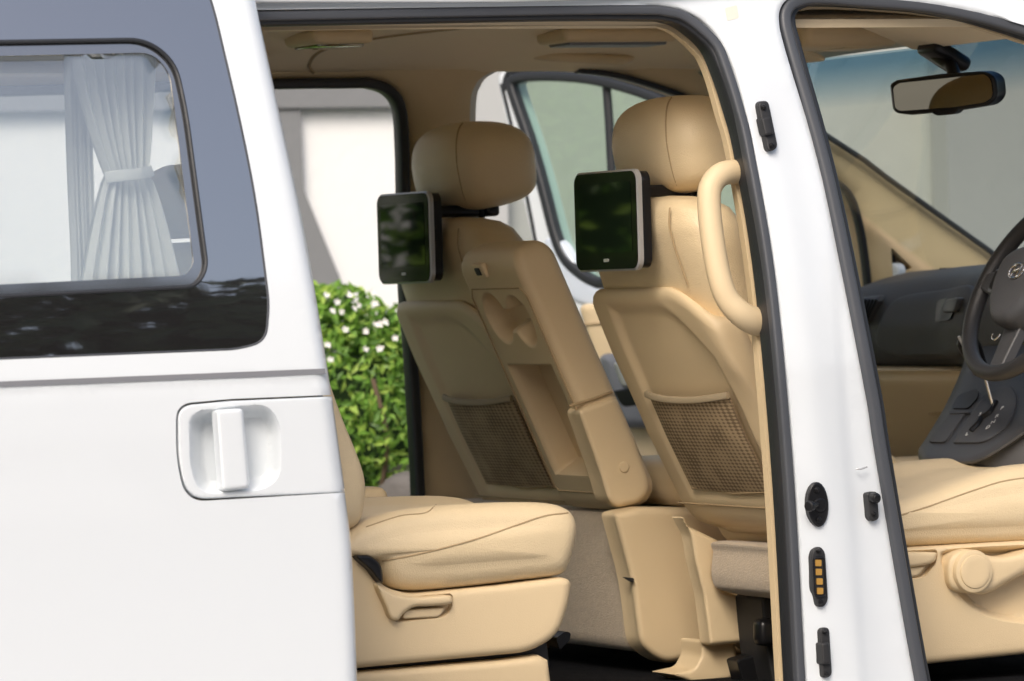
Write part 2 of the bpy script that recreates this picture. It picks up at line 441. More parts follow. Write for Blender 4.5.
sweep([SN(.035)(x, y) for x, y in cr(s_lo, n=8)], rrp(.008, .022, .006, 3), name='seal_lip', m='rubber', parent=o)
# front door seal (near)
f_out = [(935, 760), (916, 681), (877, 460), (864, 380), (823, 180), (786, 53), (779, 22), (781, 7), (790, -1), (812, -6), (860, -2), (939, 5), (1024, 25), (1150, 70), (1300, 150)]
f_in = [(946, 760), (925, 681), (887, 460), (874, 380), (833, 180), (799, 53), (791, 24), (793, 14), (800, 8), (815, 5), (862, 6), (938, 14), (1022, 38), (1146, 84), (1294, 163)]
f_mid = [((a[0]*.62+b[0]*.38), (a[1]*.62+b[1]*.38)) for a, b in zip(f_out, f_in)]
f_lo = [((a[0]*.3+b[0]*.7), (a[1]*.3+b[1]*.7)) for a, b in zip(f_out, f_in)]
o = sweep([SN(.02)(x, y) for x, y in cr(f_mid, n=8)], rrp(.011, .014, .007, 3), name='door_seal', m='greyrub', parent=van)
sweep([SN(.045)(x, y) for x, y in cr(f_lo, n=8)], rrp(.008, .02, .006, 3), name='seal_lip', m='rubber', parent=o)
# tan inner trim of the near pillar and header (a frame inside the openings)
in1 = cr([(x-5 if y > 100 else x-3*(x > 650), y+3) for x, y in s_in], n=5)
tr_hole1 = [(x-(4 if y > 60 else 4*max(0, (x-640)/70)), y+(4 if x < 700 else 2)) for x, y in in1]+[(-500, 790)]
in2 = cr(f_in, n=5)
tr_hole2 = [(x+(3 if y > 40 else 0), y+(4 if x > 800 else 0)) for x, y in in2]+[(1330, 300), (1360, 760)]
pill = slab('pillar_trim', [(-520, -40), (1040, -50), (1330, 40), (1400, 200), (1420, 780), (-520, 800)], SN(.070), .018, 'plastic', van, holes=[tr_hole1, tr_hole2], step=16, rnd=0, ang=45)
# fabric/hardware on the pillar ------------------------------------------------
def bolt(px, py, rad, parent, off=-.008, nm='bolt', m='black'):
    p = SN(off)(px, py); mb = MB(); disc(p+V((0, .002, 0)), (0, -1, 0), rad, .005, None, None, None, mb=mb, n=18)
    disc(p+V((0, -.001, 0)), (0, -1, 0), rad*.55, .005, None, None, None, mb=mb, n=6, bev=.001)
    return mb.build(nm, m, parent)
SP = SN(.006)
plate = slab('latch_striker', rc([(757, 102, 8), (768, 100, 8), (778, 148, 8), (768, 153, 8)]), SN(-.007), .022, 'blackm', van, step=3, rnd=3, rndm=.004)
bolt(763.5, 107.5, .0055, plate); bolt(772, 146, .0055, plate)
slab('catch', rc([(761, 118, 3), (770, 116, 3), (774, 134, 3), (765, 136, 3)]), SN(-.016), .02, 'blackm', plate, step=4, rnd=3, rndm=.004)
ov = [(818+10.5*cos(a)+1*sin(a), 504.5+22.5*sin(a)) for a in [2*pi*i/28 for i in range(28)]]
plate = slab('pillar_bumper', ov, SN(-.007), .022, 'black', van, step=4, rnd=3, rndm=.003)
bolt(817, 490, .0055, plate, -.008); bolt(819, 520, .0055, plate, -.008)
p = SN(0)(818, 505); tube([p, p+V((-.012, -.012, .001)), p+V((-.028, -.022, .0))], .006, 'pin', 'black', plate, n=14, up=(0, 0, 1))
disc(p+V((-.024, -.019, 0)), (-.8, -.5, 0), .0095, .010, 'pin_head', 'black', plate)
disc(p+V((0, .003, 0)), (0, -1, 0), .013, .013, 'pin_base', 'black', plate)
plate = slab('contact_plate', rc([(811, 556, 4), (813, 549, 4), (820, 546, 5), (825, 552, 4), (828, 600, 5), (824, 607, 6), (817, 607, 6), (815, 596, 3), (812, 590, 4)]), SN(-.007), .022, 'blackm', van, step=4, rnd=2.5, rndm=.004)
for (cx_, cy_) in ((818.5, 563), (819, 572), (819.8, 581.5), (820.3, 591)):
    slab('contact', rc([(cx_-3, cy_-3.2, 1), (cx_+3, cy_-3.2, 1), (cx_+3, cy_+3.2, 1), (cx_-3, cy_+3.2, 1)]), SN(-.010), .006, 'gold', plate, step=3)
bolt(818.5, 551, .0045, plate); bolt(821, 602, .005, plate)
rim_ = rc([(813.5, 558, 3), (824, 557, 3), (826, 596, 3), (815.5, 597, 3)], n=4)
tube([SN(-.008)(*q) for q in rim_], .0022, 'contact_frame', 'black', plate, n=8, closed=True)
plate = slab('lower_striker', rc([(819, 628, 5), (829, 627, 5), (832, 676, 5), (822, 679, 5)]), SN(-.007), .022, 'blackm', van, step=4, rnd=3, rndm=.004)
bolt(824.5, 632, .004, plate); bolt(826.5, 674, .0045, plate)
slab('catch', rc([(821, 643, 3), (829, 642, 3), (831, 664, 3), (822, 665, 3)]), SN(-.016), .02, 'blackm', plate, step=4, rnd=3, rndm=.005)
plate = slab('door_stop', rc([(866, 493, 3), (877, 491, 4), (879, 519, 5), (872, 522, 5), (868, 518, 4)]), SN(.002), .02, 'blackm', van, step=4, rnd=3, rndm=.004)
disc(SN(.002)(873, 498)+V((0, .004, 0)), (0, -1, 0), .0095, .018, 'stop_button', 'black', plate, dome=.003)
bolt(874, 514, .005, plate, .001)
tube([SN(.004)(856, 469), SN(.000)(861, 469), SN(.004)(867, 467)], .0016, 'wire_clip', 'silver', van, n=8)
slab('label_patch', rc([(725, 8, 2), (737, 5, 2), (739, 18, 2), (727, 21, 2)]), SN(-.0006), .002, mat('patch', (.72, .70, .60), .5), van, step=6)
# roof and headliner
def heads(X, Y):
    t = (Y-.93)/.735
    z = 1.655+.075*(1-abs(t)**3.2)
    z -= .0*X
    if X > 1.0: z -= .075*((X-1.0)/.35)**2*(1-abs(t)**4)
    z -= .012*math.exp(-((X+.02)/.03)**2)*(1-abs(t)**6)*0
    return z
def gridsurf(x0, x1, nx, y0, y1, ny, fz, th):
    vs = []; fs = []
    for j in range(ny+1):
        for i in range(nx+1):
            X = x0+(x1-x0)*i/nx; Y = y0+(y1-y0)*j/ny; vs.append((X, Y, fz(X, Y)))
    n = len(vs)
    for j in range(ny+1):
        for i in range(nx+1):
            X = x0+(x1-x0)*i/nx; Y = y0+(y1-y0)*j/ny; vs.append((X, Y, fz(X, Y)+th))
    w = nx+1
    for j in range(ny):
        for i in range(nx):
            a = j*w+i; fs.append([a, a+w, a+w+1, a+1]); fs.append([n+a, n+a+1, n+a+w+1, n+a+w])
    for i in range(nx): fs.append([i, i+1, n+i+1, n+i]); a = ny*w+i; fs.append([a, n+a, n+a+1, a+1])
    for j in range(ny): a = j*w; fs.append([a, n+a, n+a+w, a+w]); a = j*w+nx; fs.append([a, a+w, n+a+w, n+a])
    return vs, fs
vs, fs = gridsurf(-2.6, 1.33, 60, .20, 1.66, 40, heads, .015)
liner = mk('headliner', vs, fs, 'liner', van)
vs, fs = gridsurf(-2.7, 1.32, 40, .155, 1.705, 20, lambda X, Y: 1.70+.10*(1-abs((Y-.93)/.80)**3)-(.05*((X-.9)/.4)**2 if X > .9 else 0), .03)
mk('roof', vs, fs, 'paint', van)
# seam across the headliner, lamps, vents, grips, visors
tube([V((X, Y, heads(X, Y)-.001)) for X, Y in cr([(.34, 1.655), (.31, 1.6), (.30, 1.5), (.36, 1.40), (.50, 1.25), (.60, 1.1), (.7, .8)], n=8)], .0035, 'liner_seam', 'seam', liner, n=6, up=(0, 0, 1))
def under(name, X, Y, sx, sy, sz, m, r=.012, parent=van, dz=0):
    return box(name, (X, Y, heads(X, Y)-sz*.35+dz), (sx, sy, sz), m, parent, r=r)
lamp = under('ceiling_lamp', .24, 1.33, .13, .16, .030, 'plastic')
box('lens', (.24, 1.33, heads(.24, 1.33)-.026), (.10, .12, .008), 'mirror', lamp, r=.003)
under('air_vent', .13, 1.52, .10, .06, .02, 'plastic')
lamp = under('air_vent', .85, 1.32, .26, .14, .030, 'plastic')
box('vent_grille', (.85, 1.32, heads(.85, 1.32)-.026), (.22, .10, .010), 'greycloth', lamp, r=.004)
oc = under('overhead_console', 1.16, .95, .22, .2, .05, 'plastic', r=.02, dz=-.012)
box('map_lamp', (1.10, .9, heads(1.10, .9)-.047), (.05, .06, .01), 'silver', oc, r=.004)
box('console_cover', (1.19, .95, heads(1.19, .95)-.043), (.07, .13, .014), 'plastic', oc, r=.006)
def visor(y0, y1, nm='sun_visor'):
    mb = MB(); R = Matrix.Rotation(radians(21), 3, 'Y')
    c = V((1.15, (y0+y1)/2, heads(1.15, (y0+y1)/2)-.020))
    return box(nm, c, (.20, y1-y0, .010), 'liner', van, r=.0045, rot=R)
visor(.27, .76); visor(1.12, 1.60)
def gripbar(pts, r, nm='grab_handle', m='plastic', ends=True):
    o = tube(cr(pts, n=8), r, nm, m, van, n=16, up=(0, 0, 1))
    return o
for px0, px1 in ((540, 628),):
    A = SF(.15)(px0, 55); B = SF(.15)(px1, 58)
    gripbar([A+V((-.02, .03, .01)), A+V((-.0, 0, 0)), A+V((.04, -.02, -.005)), B+V((-.04, -.02, -.005)), B, B+V((.02, .03, .01))], .011)
# near pillar grab handle
G = PY(.13)
gp = [(752, 177), (738, 172), (722, 174), (712, 184), (709, 200), (712, 235), (719, 275), (727, 298), (740, 313), (755, 321), (770, 322)]
gpts = [SN(.050)(*p) for p in gp]; gpts[0] = SN(.085)(*gp[0]); gpts[-1] = SN(.085)(*gp[-1]); gpts[1] = SN(.062)(*gp[1]); gpts[-2] = SN(.062)(*gp[-2])
for k, i in ((0, 0), (.3, 1)): pass
path = cr([tuple(q) for q in gpts], n=6)
rad = []
mb = MB(); L = 18; P = [V(q) for q in path]; vs = []
for i, q in enumerate(P):
    a = P[max(0, i-1)]; b = P[min(len(P)-1, i+1)]; t = (b-a).normalized(); s = t.cross(V((0, 1, 0))).normalized(); u = s.cross(t)
    f = i/(len(P)-1); r = .0215+.006*max(0, 1-f/.12)**2+.007*max(0, (f-.72)/.28)**1.2
    for k in range(L): vs.append(q+s*r*cos(2*pi*k/L)+u*r*.9*sin(2*pi*k/L))
loft([vs[i*L:(i+1)*L] for i in range(len(P))], 'grab_handle', 'plastic', van)

# ---- far body side: inner trim, seals, white skin
fs_hole = cr([(-520, 108), (200, 86), (340, 83), (372, 84), (392, 93), (403, 113), (406, 150), (407, 200), (408, 290), (413, 350), (420, 500), (424, 640)], n=5)+[(-520, 700)]
ff_hole = cr([(490, 640), (484, 500), (476, 300), (471, 200), (470, 110), (475, 86), (486, 75), (505, 70), (560, 70), (600, 73), (640, 82), (700, 104), (780, 146), (835, 182), (851, 199), (860, 230), (866, 270), (870, 320), (880, 480), (882, 640)], n=5)
tri = rc([(891, 247, 3), (913, 268, 3), (893, 279, 3)], n=3)
fo = [(-560, 60), (500, 40), (680, 50), (760, 85), (821, 131), (864, 159), (890, 179), (987, 248), (1040, 285), (1060, 720), (-560, 740)]
def ftrim(x, y):
    d = 0
    if x > 690: d += -.035*sm(0, 45, abs(0))*0
    return d
fardisp = lambda x, y: .02*sm(14, 0, -sd(x, y, fs_hole))+.018*sm(12, 0, -sd(x, y, ff_hole))
slab('far_trim', fo, SF(.085), .05, 'plastic', van, holes=[fs_hole, ff_hole, tri], step=14, disp=fardisp)
sweep([SF(.078)(x, y) for x, y in cr([(-520, 106), (200, 86), (340, 83.5), (370, 84), (389, 92), (399, 110), (402, 150), (403, 200), (405, 290), (410, 350), (418, 500), (421, 640)], n=6)], rrp(.0105, .02, .006, 3), name='door_seal', m='rubber', parent=van)
sweep([SF(.075)(x, y) for x, y in ff_hole if x > 570 and y < 500], rrp(.006, .012, .004, 3), name='door_seal', m='rubber', parent=van)
tube([SF(.06)(*q) for q in tri], .008, 'quarter_window_seal', 'rubber', van, n=8, closed=True)
grow = lambda poly, k: [(x-k*0, y) for x, y in poly]
slab('far_side_panel', [(-760, 40), (640, 62), (700, 78), (830, 150), (1000, 272), (1500, 330), (1500, 800), (-760, 840)], SF(0), .03, 'paint', van, dirv=(0, -1, 0), holes=[fs_hole, ff_hole, tri, rc([(-740, 120, 30), (-545, 118, 30), (-545, 320, 30), (-740, 325, 30)])], step=18)
# windshield border + glass
WP = PL((1.33, 0, 1.64), (.7, 0, 1))
ws = [(700, 70), (812, 126), (864, 160), (890, 180), (987, 249), (1130, 350)]
tube([SF(.10)(x, y) for x, y in ((790, 112), (821, 132), (864, 160), (890, 180), (987, 249), (1010, 266))], .0065, 'windshield_seal', 'rubber', van, n=8)
def wsv(X, Y): return V((X-.10*abs((Y-.93)/.8)**2.5, Y, 1.645-.7*(X-1.31)))
vs = []; fs = []
nx, ny = 14, 16
for th in (0, .006):
    for j in range(ny+1):
        for i in range(nx+1): vs.append(wsv(1.30+.9*i/nx, .14+1.58*j/ny)+V((.6*th, 0, .8*th)))
w = nx+1; n = w*(ny+1)
for j in range(ny):
    for i in range(nx):
        a = j*w+i; fs += [[a, a+1, a+w+1, a+w], [n+a, n+a+w, n+a+w+1, n+a+1]]
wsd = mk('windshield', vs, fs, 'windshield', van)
# near A pillar and cowl: simple body pieces out of frame to the right
extrude([(1.28, 1.66), (2.05, 1.14), (2.16, 1.14), (1.34, 1.72)], .10, .17, .02, 'windshield_pillar', 'paint', van)
box('cowl', (2.15, .93, 1.10), (.28, 1.7, .06), 'blackm', van, r=.02)
# floor, rear end
box('floor', (-.3, .93, .425), (4.4, 1.72, .06), 'floor', van, r=.01)
box('underbody', (-.3, .93, .34), (4.9, 1.7, .10), 'blackm', van, r=.02)
slab('tailgate', [(0, 0), (1.72, 0), (1.72, 1.26), (0, 1.26)], lambda a, b: V((-2.62, .07+a, .44+b)), .04, 'paint', van, holes=[rc([(.25, .7, .1), (1.47, .7, .1), (1.47, 1.12, .1), (.25, 1.12, .1)])], step=.2, dirv=(-1, 0, 0))
# near sill
box('door_sill', (-.3, .06, .39), (3.2, .14, .05), 'paint', van, r=.015)
box('far_sill_trim', (.75, 1.70, .535), (2.4, .12, .045), 'plastic', van, r=.015)

# ---- open far front door
hx, hy, an = 1.72, 1.83, radians(68)
dd = V((-cos(an), sin(an), 0)); dn = V((-sin(an), -cos(an), 0))    # along the door, and its inner face normal
def FD(off=0): return PL(V((hx, hy, 0))+dn*off, dn)
wo = cr([(512, 84), (519, 78), (545, 76), (590, 79), (635, 90), (675, 106), (730, 132), (770, 170), (775, 210), (770, 258), (680, 272), (610, 282), (595, 281), (580, 272), (566, 258), (556, 235), (543, 185), (530, 140), (518, 105)], closed=True, n=4)
dout = rc([(497, 76, 14), (509, 67, 14), (545, 68, 20), (600, 72, 40), (645, 84, 40), (688, 101, 20), (760, 133, 30), (850, 190, 20), (880, 300), (890, 560, 30), (610, 590, 40), (590, 480, 60), (550, 330, 60), (536, 255, 30), (514, 160, 60)])
fdoor = slab('front_door', dout, FD(0), .05, 'paint', van, holes=[wo], step=14, dirv=-dn, rnd=4, rndm=.008, label='open far front door with tan trim and tinted window')
sweep([FD(-.004)(*q) for q in wo], rrp(.012, .014, .006, 3), up=dn, closed=True, name='window_seal', m='rubber', parent=fdoor)
sweep([FD(.0)(*q) for q in cr([(504, 90), (507, 76), (514, 71), (545, 71), (598, 75), (643, 87), (684, 104), (757, 137)], n=6)], rrp(.006, .006, .003, 2), up=dn, name='frame_seal', m='rubber', parent=fdoor)
sweep([FD(.0)(*q) for q in cr([(502, 84), (513, 130), (524, 180), (533, 225), (541, 270)], n=6)], rrp(.004, .006, .003, 2), up=dn, name='frame_seal', m='rubber', parent=fdoor)
slab('window_glass', wo, FD(-.02), .004, 'glass', fdoor, step=20, dirv=-dn)
tube([FD(-.015)(606, 79), FD(-.015)(609, 120), FD(-.015)(612, 180), FD(-.015)(616, 282)], .011, 'reflection_bar', 'rubber', fdoor, n=8)  # dark reflection in the glass, modelled as a black tube
slab('door_inner', rc([(543, 236, 10), (563, 240, 20), (583, 278, 20), (600, 290, 10), (900, 262, 10), (900, 305, 5), (583, 306, 12), (556, 290, 20)]), FD(.006), .02, 'doorpaint', fdoor, step=10, dirv=-dn, rnd=5, rndm=.006)
slab('door_card', rc([(578, 304, 10), (900, 300, 5), (905, 560, 30), (640, 560, 40), (606, 420, 20), (590, 345, 20)]), FD(.02), .03, 'plastic', fdoor, step=10, dirv=-dn, rnd=6, rndm=.014)
slab('door_armrest', rc([(598, 354, 10), (720, 346, 6), (720, 430, 6), (618, 428, 14), (606, 390, 12)]), FD(.07), .05, 'greycloth', fdoor, step=8, dirv=-dn, rnd=10, rndm=.03)
slab('door_handle', rc([(613, 362, 5), (634, 360, 5), (640, 384, 5), (622, 388, 6)]), FD(.078), .014, 'silver', fdoor, step=5, dirv=-dn, rnd=3, rndm=.006)
slab('handle_pocket', rc([(612, 390, 5), (650, 384, 5), (656, 404, 5), (622, 408, 6)]), FD(.072), .014, 'black', fdoor, step=5, dirv=-dn, rnd=3, rndm=.006)
tube([FD(.02)(580, 325), FD(.024)(640, 321), FD(.02)(800, 316)], .003, 'trim_seam', 'seam', fdoor, n=6)

# ================================================================== FRONT SEATS
YC = .48
xr_ = [(1.364, .515, .535, .06), (1.361, .490, .560, .12), (1.353, .472, .585, .170), (1.338, .462, .605, .205), (1.305, .460, .625, .230), (1.26, .472, .635, .242), (1.18, .500, .66, .248), (1.08, .540, .70, .25), (1.0, .575, .735, .25), (.92, .61, .775, .25), (.85, .645, .81, .249), (.79, .675, .84, .247), (.75, .70, .86, .240), (.73, .735, .84, .215)]
def interp(z, k):
    T = xr_
    for a, b in zip(T, T[1:]):
        if a[0] >= z >= b[0]:
            t = (a[0]-z)/(a[0]-b[0]); return a[k]+(b[k]-a[k])*t
    return T[-1][k]
def sup(hd, hw, n, N):
    out = []
    for i in range(N):
        a = 2*pi*i/N; c, s = cos(a), sin(a)
        out.append((hd*math.copysign(abs(c)**(2/n), c), hw*math.copysign(abs(s)**(2/n), s)))
    return out
def seat_rings(zs, N=72, n=3.2, dr=0, dw=0, depth=None, ex=None):
    rings = []
    for z in zs:
        a, b, hw = interp(z, 1), interp(z, 2), interp(z, 3)
        a -= dr; hw += dw
        if depth: b = a+depth
        ring = []
        for x, y in sup((b-a)/2, hw, n, N):
            v = V(((a+b)/2+x, YC+y, z))
            if ex: v = ex(v, a, hw)
            ring.append(v)
        rings.append(ring)
    return rings
zs = cr([(q[0],0) for q in xr_], n=3); zs = [z[0] for z in zs]
base_prof = pxprof([(838, 560), (850, 548), (905, 548), (1024, 541), (1160, 536), (1182, 548), (1175, 600), (1150, 640), (1100, 648), (1024, 654), (926, 664), (866, 667), (842, 650)], .235, smooth=False)
# part: plastic base of the seat
rec = cr([(940, 560), (960, 548), (1100, 545), (1160, 560), (1150, 610), (1080, 622), (1024, 624), (985, 616), (958, 595)], closed=True, n=5)
pock = rc([(880, 552, 4), (938, 549, 5), (937, 562, 6), (925, 578, 6), (880, 580, 4)])
def bdisp(x, y):
    return .030*sm(0, 7, sd(x, y, rec))+.016*sm(0, 4, sd(x, y, pock))
obase = rc([(838, 552, 8), (905, 548), (1024, 541), (1160, 536, 10), (1182, 560, 20), (1160, 636, 30), (1100, 648, 20), (1024, 654), (926, 664), (842, 668, 10)])
seat = slab('driver_seat', obase, PY(.225), .045, 'plastic', van, step=6, rnd=8, rndm=.012, disp=bdisp, extra=ringx(rec, (-7, -4, -1.5, 0, 1.5, 4, 7))+ringx(pock, (-4, -2, 0, 2, 4), 3), label='driver seat in beige leather with screen and net pocket on its back')
M0 = MB()
extrude(base_prof, .26, .72, .01, 'seat_base', 'plastic', seat)
disc(PY(.225)(966, 571)+V((0, .028, 0)), (0, -1, 0), .040, .060, 'recline_knob', 'plastic', seat, bev=.006, n=40)
disc(PY(.225)(966, 571)+V((0, -.029, 0)), (0, -1, 0), .031, .006, 'knob_cap', 'plastic', seat, bev=.003, n=40)
slab('recline_lever', cr([(966, 549), (990, 556), (1010, 556), (1040, 548), (1100, 545), (1100, 562), (1045, 566), (1012, 580), (990, 592), (975, 594), (950, 588), (948, 560)], closed=True, n=4), PY(.205), .04, 'plastic', seat, step=6, rnd=7, rndm=.014)
slab('tilt_lever', cr([(870, 554), (930, 552), (936, 556), (932, 563), (912, 567), (895, 566), (870, 566)], closed=True, n=4), PY(.212), .03, 'plastic', seat, step=5, rnd=4, rndm=.008)
slab('slide_lever', rc([(870, 568, 3), (926, 566, 3), (918, 577, 5), (870, 578, 3)]), PY(.222), .02, 'plastic', seat, step=5, rnd=3, rndm=.006)
# cushion
cp = pxprof([(832, 540), (828, 515), (845, 502), (885, 503), (930, 494), (985, 475), (1030, 465), (1110, 462), (1165, 470), (1186, 495), (1180, 528), (1160, 541), (1024, 545), (905, 549), (850, 552)], .25)
def cdis(v):   # sunken centre panel
    t = abs((v.y-.48)/.24)
    if v.z > .80: v.z -= .016*sm(.75, .35, t)*sm(.80, .84, v.z)
    return v
cush = extrude(cp, .235, .725, .045, 'seat_cushion', 'leather', seat, bulge=.010, ny=24, disp=cdis)
stick(cush, [(895, 517), (930, 506), (975, 490), (1010, 480), (1060, 476), (1120, 478)], .0016, 'cushion_seam', 'seam', seat)
# backrest leather and shell
loft(seat_rings(zs, n=3.0), 'backrest', 'leather', seat)
def shell_ex(v, a, hw):
    y = (v.y-YC); z = v.z
    v.z -= 1.3*(max(0, -y-.10)**1.6+max(0, y-.19)**1.6)*sm(.95, 1.17, z); z = v.z
    if v.x < a+.055:
        # recessed panel: a trapezoid with soft top corners
        w = .182-.02*sm(1.13, 1.0, z)*0
        q = min(w-abs(y+.025), 1.168-z-1.6*max(0, -y-.05)**1.5, z-.80)
        v.x += .011*sm(-.004, .022, q)
    return v
zs2 = [1.197, 1.195, 1.19, 1.18]+[1.18-.0068*k for k in range(1, 66)]; zs2 = [z for z in zs2 if z > .737]
def shrink(z):
    return 1
rs = []
for z in zs2:
    a, hw = interp(z, 1), interp(z, 3); k = 0
    if z > 1.175: k = (z-1.175)/.022; k = 1-sqrt(max(0, 1-k*k))
    e = 0
    if z < .77: e = ((.77-z)/.033)**2*.022
    rs += seat_rings([z], N=180, n=3.6, dr=.014*(1-k)-e, dw=.007*(1-k), depth=.11-e*.6, ex=shell_ex)
loft(rs, 'back_panel', 'plastic', seat, ang=60)
def rear(y, z, off=0): return V((interp(z, 1)-.014-off, YC+y, z))
# seams on the leather shoulders
tube([V((interp(z, 1)+.012*((abs(.155)/.2)**4)+.001, YC-.165-.02*(1.37-z), z)) for z in [1.340-.01*i for i in range(15)]], .0018, 'shoulder_seam', 'seam', seat, n=6)
# net pocket
vs = []; fs = []; nx, ny = 24, 20
for th in (0, .004):
    for j in range(ny+1):
        for i in range(nx+1):
            u = i/nx*2-1; v = j/ny; z = .815+(.995-.815)*v; w = .160
            sag = .010*(1-u*u)*v
            vs.append(rear(u*w-.035, z-sag, .002+.012*(1-u**4)*v**.6-.015*(1-v)*0)+V((-.004*(1-abs(u)**6)*v+th-.0, 0, 0)))
w_ = nx+1; n = w_*(ny+1)
for j in range(ny):
    for i in range(nx):
        a = j*w_+i; fs += [[a, a+1, a+w_+1, a+w_], [n+a, n+a+w_, n+a+w_+1, n+a+1]]
for i in range(nx): fs.append([i, n+i, n+i+1, i+1]); a = ny*w_+i; fs.append([a, a+1, n+a+1, n+a])
for j in range(ny): a = j*w_; fs.append([a, a+w_, n+a+w_, n+a]); a = j*w_+nx; fs.append([a, n+a, n+a+w_, a+w_])
mk('net_pocket', vs, fs, 'net', seat)
sweep([rear((i/12*2-1)*.164-.035, .998-.010*(1-(i/12*2-1)**2), .004+.014*(1-(i/12*2-1)**4)) for i in range(13)], rrp(.0065, .004, .003, 2), up=(-1, 0, 0), name='pocket_band', m=mat('band', (.34, .27, .17), .8, bump=[('n', 500, .5)]), parent=seat)
pth = [rear(-.195, .995, .0), rear(-.195, .82, .0), rear(-.035, .812, 0), rear(.125, .82, .0), rear(.125, .995, .0)]
tube(pth[1:4], .003, 'pocket_hem', 'seam', seat, n=6)
tube([rear((i/14*2-1)*.225, .787-.0*i, -.004*abs(i/14*2-1)**4) for i in range(15)], .0018, 'panel_seam', 'seam', seat, n=6)
# headrest with posts
def headrest(parent, xc, yc, z0, z1, hd, hw, m='leather', nm='headrest'):
    rings = []; K = 30
    for k in range(K+1):
        t = k/K; a = -cos(pi*t)           # -1..1
        s = (1-abs(a)**(3.0 if a > 0 else 5))**(1/(2.5 if a > 0 else 2.6)) if abs(a) < 1 else 0
        s = max(s, .02); z = (z0+z1)/2+(z1-z0)/2*a
        wd = s*(1.0-.06*max(0, a)); dp = s*(1.0-.10*max(0, -a)**1.5)
        xx = xc+.010*(-a)*0+.012*max(0, -a)
        rings.append([V((xx+x, yc+y, z+.016*max(0, -a)*(x/hd)*1.0)) for x, y in sup(hd*dp, hw*wd, 3.0, 64)])
    return loft(rings, nm, m, parent)
HR = headrest(seat, .580, YC, 1.370, 1.549, .100, .160)
# seam of the headrest gusset
def hrpt(t, side):
    a = t; s = (1-abs(a)**2.8)**(1/2.4); return s
pts = []
for k in range(26):
    a = -.93+1.86*k/25; s = max((1-abs(a)**(3.0 if a > 0 else 5))**(1/(2.5 if a > 0 else 2.6)), .02); wd = s*(1-.06*max(0, a)); dp = s*(1-.10*max(0, -a)**1.5)
    an_ = radians(216); c, s_ = cos(an_), sin(an_); x = .100*dp*math.copysign(abs(c)**(2/3.0), c); y = .160*wd*math.copysign(abs(s_)**(2/3.0), s_)
    pts.append(V((.580+.012*max(0, -a)+x, YC+y, 1.461+.089*a+.016*max(0, -a)*(x/.1))))
tube(pts, .0016, 'headrest_seam', 'seam', seat, n=6, up=(0, 0, 1.0))
for s_ in (-1, 1): tube([V((.565, YC+s_*.065, 1.34)), V((.57, YC+s_*.065, 1.42))], .007, 'headrest_post', 'black', seat, n=12, up=(1, 0, 0))
# copies: passenger seat
def seat_copy(src, off, name, label, drop=()):
    c = src.copy(); col.objects.link(c); c.name = name; c.location = V(src.location)+V(off); c['label'] = label; WORLD[c] = WORLD[src]+V(off)
    for ch in [x for x in list(bpy.data.objects) if x.parent == src]:
        if ch.name.split('.')[0] in drop: continue
        d = ch.copy(); col.objects.link(d); d.parent = c; d.matrix_parent_inverse = ch.matrix_parent_inverse.copy()
    return c
pseat = seat_copy(seat, (.018, .965, -.014), 'passenger_seat', 'passenger seat on the far side, beige leather with net pocket')
for ch in [x for x in bpy.data.objects if x.parent == pseat and x.name.startswith('headrest') and 'post' not in x.name and 'monitor' not in x.name]:
    ch.location.z += .010
# net pocket hook etc. driver seat bracket & under parts (own to driver seat)
bo = [(684, 517), (687, 526), (700, 532), (719, 541), (716, 560), (713, 578), (722, 590), (748, 600), (756, 613), (758, 641), (709, 646), (703, 596), (694, 560), (690, 535), (680, 517)]
slab('seat_bracket', rc([(x, y, 5) for x, y in bo]), PY(.60), .035, 'plastic', seat, step=5, rnd=5, rndm=.012)
disc(PY(.60)(741, 622)+V((0, .004, 0)), (0, -1, 0), .007, .006, 'bolt', 'black', seat)
slab('seat_leg', rc([(700, 640, 4), (735, 642, 4), (738, 668, 4), (732, 679, 3), (696, 684, 3), (670, 674, 3), (694, 669, 6), (701, 655, 4)]), PY(.64), .08, 'plastic', seat, step=6, rnd=4, rndm=.01)
extrude(pxprof([(716, 552), (720, 541), (790, 543), (860, 548), (860, 596), (790, 600), (728, 592), (715, 580)], .57), .34, .595, .02, 'rear_valance', 'carpet', seat)
ub = slab('seat_rail', rc([(760, 596, 6), (860, 600, 6), (860, 690, 4), (775, 695, 4), (765, 650, 6)]), PY(.50), .1, 'blackm', seat, step=10, rnd=4, rndm=.01)
box('rail_cover', PY(.48)(768, 632), (.05, .04, .05), 'black', seat, r=.012)
slab('wiring_box', rc([(736, 660, 3), (800, 640, 3), (800, 690, 3), (744, 690, 3)]), PY(.56), .04, 'black', seat, step=8, rnd=3, rndm=.006)

